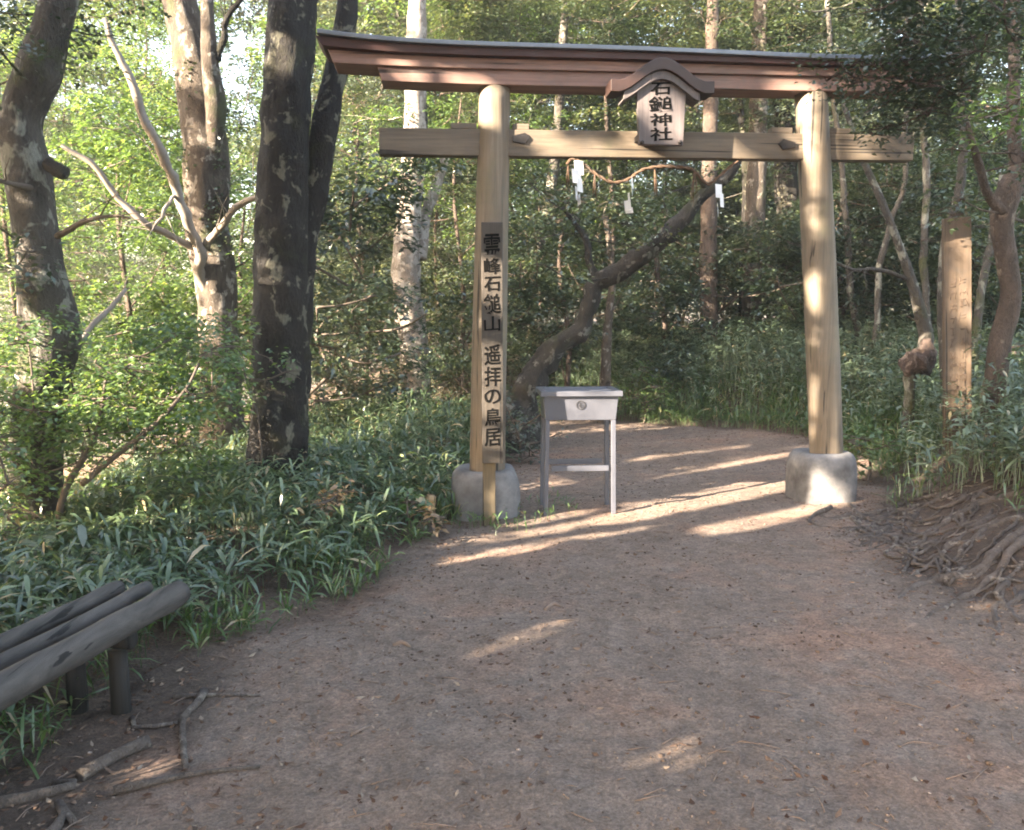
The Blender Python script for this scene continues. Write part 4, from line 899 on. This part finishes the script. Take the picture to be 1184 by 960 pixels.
# marker post at the right
Ym = 7.4; a = W(1094, 478, Ym); b = W(1123, 478, Ym); zt = W(1108, 252, Ym)[2]; xm = (a[0]+b[0])/2; hw = (b[0]-a[0])/2
mark = thing('marker_post', 'flat wooden marker post with faded writing on the right bank', 'marker post', (xm, Ym, 0), -.12)
mark.rotation_euler[1] = (W(1108, 252, Ym)[0]-W(1108, 478, Ym)[0])/(zt-a[2]); mark.location[0] -= mark.rotation_euler[1]*a[2]
mb = MB(); v = []
for (w_, z) in ((1, -.1), (1, a[2]), (1, zt), (.9, zt+.012)):
    v += [(-hw*w_, .03-.03*w_, z), (hw*w_, .03-.03*w_, z), (hw*w_, .03+.03*w_, z), (-hw*w_, .03+.03*w_, z)]
f = [(4*i+k, 4*i+(k+1) % 4, 4*i+4+(k+1) % 4, 4*i+4+k) for i in range(3) for k in range(4)]+[(3, 2, 1, 0), (12, 13, 14, 15)]
mb.add(v, f, False); pst = mb.build('post', M_board2, mark)
def mz(py): return W(1108, py, Ym)[2]
for col_, (l, r_) in enumerate(((-.62, -.08), (.14, .66))):
    y_ = 320
    while y_ < 455:
        h = rng.uniform(9, 12); z1, z0 = mz(y_), mz(y_+h); mb = MB()
        for k in range(rng.integers(3, 6)):    # worn, unreadable brush strokes
            if rng.random() < .55: xa, xb = hw*(l+rng.uniform(0, .1)), hw*(r_-rng.uniform(0, .1)); zz = rng.uniform(z0, z1); q = [(xa, zz), (xb, zz+.004)]
            else: xx = hw*rng.uniform(l, r_); q = [(xx, z1-rng.uniform(0, .01)), (xx+rng.normal(0, .012), z0+rng.uniform(0, .01))]
            mb.tube([(q[0][0], -.001, q[0][1]), ((q[0][0]+q[1][0])/2, -.001, (q[0][1]+q[1][1])/2), (q[1][0], -.001, q[1][1])], [.003, .0045, .002], 5)
        mb.build('worn_character', M_inkfade, pst); y_ += h+3.5

# ------------------------------------------------------------------ offering box on legs
Yx = 6.28; gl = W(632, 592, Yx); gr = W(709, 592, Yx); xm = (gl[0]+gr[0])/2; zb0 = .0
def bxp(px, py, Y=Yx): p = W(px, py, Y); return p[0]-xm, p[2]
box = thing('offering_box', 'grey metal offering box on four legs with a round crest, under the gate', 'offering box', (xm, Yx, 0), .06)
dep = .34
hw_t = (bxp(717, 455)[0]-bxp(622, 455)[0])/2; z_t = bxp(670, 452)[1]; z_l = bxp(670, 458)[1]; z_b = bxp(670, 486)[1]
mb = MB()
h1 = (bxp(713, 460)[0]-bxp(626, 460)[0])/2; h2 = (bxp(711, 486)[0]-bxp(629, 486)[0])/2
v = [(-h2, 0, z_b), (h2, 0, z_b), (h2, dep, z_b), (-h2, dep, z_b), (-h1, -.015, z_l), (h1, -.015, z_l), (h1, dep+.015, z_l), (-h1, dep+.015, z_l)]
mb.add(v, [(3, 2, 1, 0), (0, 1, 5, 4), (1, 2, 6, 5), (2, 3, 7, 6), (3, 0, 4, 7), (4, 5, 6, 7)], False); body = mb.build('box_body', M_steel, box, .004)
mb = MB(); z_m = z_t+.0
mb.box(-hw_t, hw_t, -.05, 0.0, z_l+.001, z_t); mb.box(-hw_t, hw_t, dep, dep+.05, z_l+.001, z_t); mb.box(-hw_t, -hw_t+.05, .001, dep-.001, z_l+.001, z_t); mb.box(hw_t-.05, hw_t, .001, dep-.001, z_l+.001, z_t)
for k in range(5):
    y = .04+k*.065; mb.box(-hw_t+.051, hw_t-.051, y, y+.022, z_l+.004, z_t-.006)
mb.build('slotted_lid', M_steel, box, .003)
for sx in (-1, 1):
    for yy in (.0, dep-.035):
        mb = MB(); xo = h2*sx; xi = (h2-.034)*sx; fl = .012*sx
        x_a, x_b = min(xo, xi), max(xo, xi); zg = Hs(xm+xo, Yx+yy)-.02
        v = [(x_a+fl, yy, zg), (x_b+fl, yy, zg), (x_b+fl, yy+.035, zg), (x_a+fl, yy+.035, zg), (x_a, yy, z_b-.001), (x_b, yy, z_b-.001), (x_b, yy+.035, z_b-.001), (x_a, yy+.035, z_b-.001)]
        mb.add(v, [(3, 2, 1, 0), (0, 1, 5, 4), (1, 2, 6, 5), (2, 3, 7, 6), (3, 0, 4, 7), (4, 5, 6, 7)], False); mb.build('leg', M_steel, box, .003)
zs = bxp(670, 539)[1]; zs2 = bxp(670, 545)[1]
mb = MB(); mb.box(-h2+.05, h2-.05, .002, .03, zs2, zs); mb.box(-h2+.05, h2-.05, dep-.03, dep-.004, zs2, zs); mb.build('crossbar', M_steel, box, .002)
cx_, cz_ = bxp(671.5, 468.5); mb = MB(); ra = .036; n = 40
fy = lambda z: -.015*(z-z_b)/(z_l-z_b)-.002
v = []; f = []
for k in range(n):
    a = 2*math.pi*k/n
    for rr, dy in ((ra, 0), (ra, -.003), (ra-.006, -.003), (ra-.006, 0)):
        z = cz_+rr*math.sin(a); v.append((cx_+rr*math.cos(a), fy(z)+dy, z))
f = [(4*k+j, 4*k+(j+1) % 4, 4*((k+1) % n)+(j+1) % 4, 4*((k+1) % n)+j) for k in range(n) for j in range(4)]
mb.add(v, f, False); mb.build('crest_ring', M_steel_d, body)
glyphs([('石', cz_+.02, cz_-.02, cx_-.018, cx_+.018)], 0, 0, 0, fy(cz_)-.001, M_steel_d, body, name='crest_character')

# ------------------------------------------------------------------ bench of logs
bench = thing('log_bench', 'low bench of parallel grey logs at the lower left beside the path', 'bench', (-1.8, 2.6, 0))
bo = np.array([-1.8, 2.6, 0])
e1 = G(208, 672, .40); e0 = G(0, 782, .40); dv = (e1-e0)/np.linalg.norm(e1-e0)
perp = np.array([-dv[1], dv[0], 0]); L0 = e0-dv*1.1
spec = [(0.0, .055, 0), (.155, .031, .012), (.29, .035, .006)]
for i, (o_, r_, dz) in enumerate(spec):
    e = e1-dv*(.02 if i == 2 else 0); s_ = L0
    p0 = s_+perp*o_+[0, 0, dz-.05]; p1 = e+perp*o_+[0, 0, dz-.05]
    tt = np.linspace(0, 1, 50)[:, None]; pts = p0+(p1-p0)*tt-bo; pts = pts+.010*np.stack([fbm(pts*2+i, 3), fbm(pts*2+i, 4), fbm(pts*2+i, 6)], 1); rad = np.full(50, r_)*(1+.05*fbm(pts*6, 8)); rad[-2:] *= [.97, .9]
    mb = MB(); mb.tube(pts, rad, 20, .05, i*3, 8); mb.build('seat_log', M_loglong, bench)
for tt in (.10, .84):
    p = L0+(e1-L0)*tt
    mb = MB(); mb.tube([p+perp*.0+[0, 0, -.135]-bo, p+perp*.17+[0, 0, -.135]-bo, p+perp*.33+[0, 0, -.135]-bo], .038, 14, .05, 4); mb.build('cross_log', M_log, bench)
    for oo in (.07, .27):
        q = p+perp*oo; zg = Hs(q[0], q[1]); mb = MB(); mb.tube([np.array([q[0], q[1], zg-.1])-bo, np.array([q[0], q[1], .08])-bo, np.array([q[0], q[1], .215])-bo], [.040, .038, .036], 14, .1, 6); mb.build('leg', M_log, bench)

# stump
p = G(497, 598); mb = MB(); z = Hs(p[0], p[1])
mb.tube([(0, 0, -.05), (0, 0, .1), (.01, 0, .19), (.012, 0, .20)], [.05, .045, .042, .034], 14, .15, 2, 14)
s_ = mb.build('stump', M_stump, None); s_.location = (p[0], p[1], z)
tag(s_, 'short yellowish wooden stump left of the left gate footing', 'stump')

# ------------------------------------------------------------------ roots, sticks
def drape(pts2, r, lift=0.0, sink=.35):
    P = []
    for i, (x, y) in enumerate(pts2): P.append((x, y, Hs(x, y)))
    P = np.array(P); P, rr = smooth_pts(P, r, .05)
    P[:, 2] = H(P[:, 0], P[:, 1])+rr*(1-2*sink)+lift; return P, rr
rt = thing('exposed_roots', 'tangle of exposed grey-brown tree roots spilling down the right bank', 'tree roots', (3.4, 5.2, 0))
ro = np.array([3.4, 5.2, 0])
def proot(lst, r0, r1, lift=0.0, parent=rt, org=ro, name='root', z=.1):
    pp = [G(a, b, z)[:2] for a, b in lst]; P, rr = drape(pp, np.linspace(r0, r1, len(pp)), lift)
    w_ = .022+rr[:, None]*.5; k_ = np.linspace(0, 1, len(P))[:, None]; P[:, :2] += w_*np.stack([fbm(P*9, 11+int(lst[0][1])), fbm(P*9, 12+int(lst[0][1]))], 1)*np.minimum(1, 4*k_)
    P[:, 2] = H(P[:, 0], P[:, 1])+rr*(.1+.9*fbm(P*5, 14))+lift; rr = rr*(1+.3*fbm(P*14, 15))
    mb = MB(); mb.tube(P-org, rr, 12, .28, int(lst[0][0]), 18); return mb.build(name, M_root, parent)
for lst, a, b, z in [
    ([(1190, 625), (1130, 640), (1080, 642), (1050, 655), (1018, 680)], .036, .012, .2), ([(1184, 690), (1160, 668), (1155, 690), (1148, 708)], .022, .010, .2),
    ([(1190, 640), (1150, 655), (1120, 668), (1085, 685), (1046, 702)], .028, .008, .15), ([(1184, 585), (1120, 590), (1060, 600), (1010, 608), (972, 612)], .028, .010, .2),
    ([(1150, 600), (1110, 612), (1075, 628), (1050, 640)], .022, .010, .2), ([(1120, 575), (1080, 580), (1040, 590), (1005, 612)], .024, .010, .15),
    ([(1090, 565), (1040, 580), (1000, 598), (975, 606)], .02, .008, .1), ([(1184, 610), (1140, 612), (1110, 625), (1095, 645)], .026, .012, .2),
    ([(1060, 590), (1050, 605), (1052, 625), (1047, 650)], .014, .008, .12), ([(1140, 620), (1100, 618), (1090, 632), (1120, 645), (1150, 640)], .016, .010, .2),
    ([(985, 620), (960, 628), (935, 632), (915, 640)], .010, .005, .03), ([(950, 600), (935, 625)], .008, .005, .03)]:
    proot(lst, a, b, z=z)
for k in range(125):
    px = rng.uniform(985, 1200) if k < 60 else rng.uniform(945, 1090); py = 560+(rng.random())*(34+.32*max(0, px-985)); lst = [(px, py)]
    aa = rng.choice([3.3, 3.7, 4.4, 5.2, 2.8])+rng.normal(0, .35); st_ = rng.uniform(5, 13)
    for j in range(rng.integers(4, 8)): lst.append((lst[-1][0]+math.cos(aa)*st_*1.5, lst[-1][1]-math.sin(aa)*st_*.6)); aa += rng.normal(0, .55)
    lst = [q for q in lst if q[1] < 580+.42*(q[0]-940) and q[1] > 545]
    if len(lst) < 3: continue
    proot(lst, rng.uniform(.007, .020), .004, rng.uniform(0, .02), z=.22)
for label, lst, a, b in [
    ('pale crooked root rising from the earth near the bench, upright in the picture', [(236, 792), (228, 805), (212, 822), (211, 850), (214, 880)], .014, .009),
    ('thick broken branch end lying at the lower left', [(172, 850), (140, 862), (92, 888)], .022, .020),
    ('long thin root running right from the lower left, under the crooked root', [(130, 905), (180, 895), (230, 886), (300, 880)], .013, .006),
    ('grey root entering at the left edge of the path', [(-20, 920), (40, 908), (90, 895), (60, 893)], .018, .010),
    ('hooked root at the bottom left corner', [(50, 960), (72, 935), (66, 915), (85, 940)], .014, .010),
    ('thin twig above the crooked root', [(200, 796), (240, 795), (300, 797)], .008, .004),
    ('faint curved root right of the bench leg', [(152, 820), (158, 832), (190, 828), (205, 826)], .009, .006)]:
    pp = [G(x, y)[:2] for x, y in lst]; P, rr = drape(pp, np.linspace(a, b, len(pp))*1.15, .014, .2); o_ = np.array(P[0])
    mb = MB(); mb.tube(P-o_, rr, 10, .2, int(lst[0][0])+5, 14); q = mb.build('surface_root', M_root); q.location = tuple(o_)
    tag(q, label, 'root', 'roots and sticks at the lower left')
for label, lst, r_, z in [('dark curled leaf lump on the path, right of the long sun streak', [(630, 706), (640, 700), (650, 703)], .018, .02), ('small dark clod on the path left of the sun streaks', [(455, 743), (465, 740), (474, 744)], .016, .02),
        ('small curved stick near the bottom centre', [(585, 908), (605, 905), (628, 880)], .006, 0), ('thin pale stick at the bottom right', [(1040, 872), (1065, 868), (1160, 888)], .005, 0), ('dark sliver of wood left of centre on the path', [(405, 845), (420, 838), (428, 834)], .008, 0)]:
    P, rr = drape([G(x, y)[:2] for x, y in lst], np.array([r_*.5, r_, r_*.4]), .012, .3); o_ = np.array(P[0]); mb = MB(); mb.tube(P-o_, rr, 8, .2, 4, 20)
    q = mb.build('stick', M_twig); q.location = tuple(o_); tag(q, label, 'stick', 'small sticks and clods on the path')

# ------------------------------------------------------------------ litter and gravel
def pebbles(name, n, cond, r0, r1, mat, label, cat, xr=(-2, 5), yr=(1.6, 12), zf=zpath):
    ico = np.array([(0, 0, 1), (.89, 0, .45), (.28, .85, .45), (-.72, .53, .45), (-.72, -.53, .45), (.28, -.85, .45), (.72, .53, -.45), (-.28, .85, -.45), (-.89, 0, -.45), (-.28, -.85, -.45), (.72, -.53, -.45), (0, 0, -1)])
    fc = np.array([(0, 1, 2), (0, 2, 3), (0, 3, 4), (0, 4, 5), (0, 5, 1), (1, 6, 2), (2, 7, 3), (3, 8, 4), (4, 9, 5), (5, 10, 1), (6, 7, 2), (7, 8, 3), (8, 9, 4), (9, 10, 5), (10, 6, 1), (11, 7, 6), (11, 8, 7), (11, 9, 8), (11, 10, 9), (11, 6, 10)])
    x = rng.uniform(*xr, n); y = yr[0]+(yr[1]-yr[0])*rng.random(n)**1.7; sd, side = pathsd(x, y); k = cond(x, y, sd, side); x, y = x[k], y[k]; n = len(x)
    r = r0+(r1-r0)*rng.random(n)**3; s = rng.uniform(.6, 1.3, (n, 1, 3)); s[..., 2] *= .6
    v = ico[None]*s*r[:, None, None]*(1+rng.normal(0, .12, (n, 12, 1))); v += np.stack([x, y, zf(x, y)+r*.15], 1)[:, None]
    f = (fc[None]+(np.arange(n)*12)[:, None, None]).reshape(-1, 3)
    o = fast_mesh(name, v, [f], mat, np.repeat(rng.random(n), 12)); tag(o, label, cat, kind='stuff'); return o
M_clod = leafmat('dark_clod', [(0, (.05, .038, .03)), (1, (.12, .09, .075))], 0, 0)
M_peb = leafmat('pebble_stone', [(0, (.10, .075, .06)), (.5, (.16, .125, .105)), (.95, (.21, .165, .14)), (1, (.28, .24, .22))], 0, .0)
pebbles('gravel', 22000, lambda x, y, sd, side: (sd < .15) & ((clump(x, y, 1.1, .05)) | (rng.random(len(x)) < .35) | ((x > 1.5) & (y < 5.5))), .002, .010, M_peb, 'fine gravel and crumbs of earth on the trodden path', 'gravel')
pebbles('stones', 200, lambda x, y, sd, side: (sd > -1.6) & (sd < .5) & (side > 0), .006, .02, M_peb, 'small loose stones under the roots on the right', 'stones', (1, 4.5), (2.2, 7))
pebbles('earth_clods', 9000, lambda x, y, sd, side: (sd < .3) & clump(x, y, 1.6, -.05), .003, .012, M_clod, 'dark crumbs and clods of earth scattered on the path', 'clods')
n = 26000; x = rng.uniform(-3, 5, n); y = 1.7+12*rng.random(n)**1.5; sd, side = pathsd(x, y)
k = (rng.random(n) < np.where(sd > -.45, .95, .22)+.3*(x < .2)*(y < 4)) & (sd < 1.2); x, y, sd = x[k], y[k], sd[k]; n = len(x); a = rng.uniform(0, 6.28, n)
z = np.where(sd < .1, zpath(x, y), H(x, y))+.006
lf = leaves(np.stack([x, y, z], 1), np.stack([np.cos(a), np.sin(a), rng.normal(.05, .2, n)], 1), np.stack([rng.normal(0, .35, n), rng.normal(0, .35, n), np.ones(n)], 1), rng.uniform(.010, .05, n), rng.uniform(.006, .024, n), -.3)
i = np.arange(n)*4; tag(fast_mesh('leaf_litter', lf, [np.concatenate([np.stack([i, i+1, i+2], 1), np.stack([i, i+2, i+3], 1)])], M_litter, np.repeat(rng.random(n), 4)), 'scattered dead brown leaves on the path and its edges', 'dead leaves', kind='stuff')
mb = MB()
for k in range(750):
    x = rng.uniform(-2, 4); y = 1.8+7*rng.random()**1.4; a = rng.uniform(0, 3.14); l = rng.uniform(.03, .14); z = float(zpath(np.array([x]), np.array([y]))[0])+.004
    mb.tube([(x, y, z), (x+math.cos(a)*l*.5+rng.normal(0, .006), y+math.sin(a)*l*.5, z+.004), (x+math.cos(a)*l, y+math.sin(a)*l, z)], [.0025, .0025, .0012], 4)
tag(mb.build('fallen_twigs', M_twig), 'thin fallen twigs strewn over the path', 'twigs', kind='stuff')

# ------------------------------------------------------------------ forest air
mb = MB(); mb.box(-60, 60, -30, 75, -45, 30)
hm = bpy.data.materials.new('haze_air'); hm.use_nodes = True; ht = hm.node_tree; ht.nodes.clear(); ho = ht.nodes.new('ShaderNodeOutputMaterial'); hv = ht.nodes.new('ShaderNodeVolumePrincipled')
hv.inputs['Density'].default_value = .0016; hv.inputs['Color'].default_value = (.85, .9, .95, 1); hv.inputs['Anisotropy'].default_value = .2; ht.links.new(hv.outputs[0], ho.inputs['Volume'])
hz = mb.build('haze', hm); tag(hz, 'thin bright haze in the forest air', 'haze', kind='stuff')
scene.cycles.volume_bounces = 1
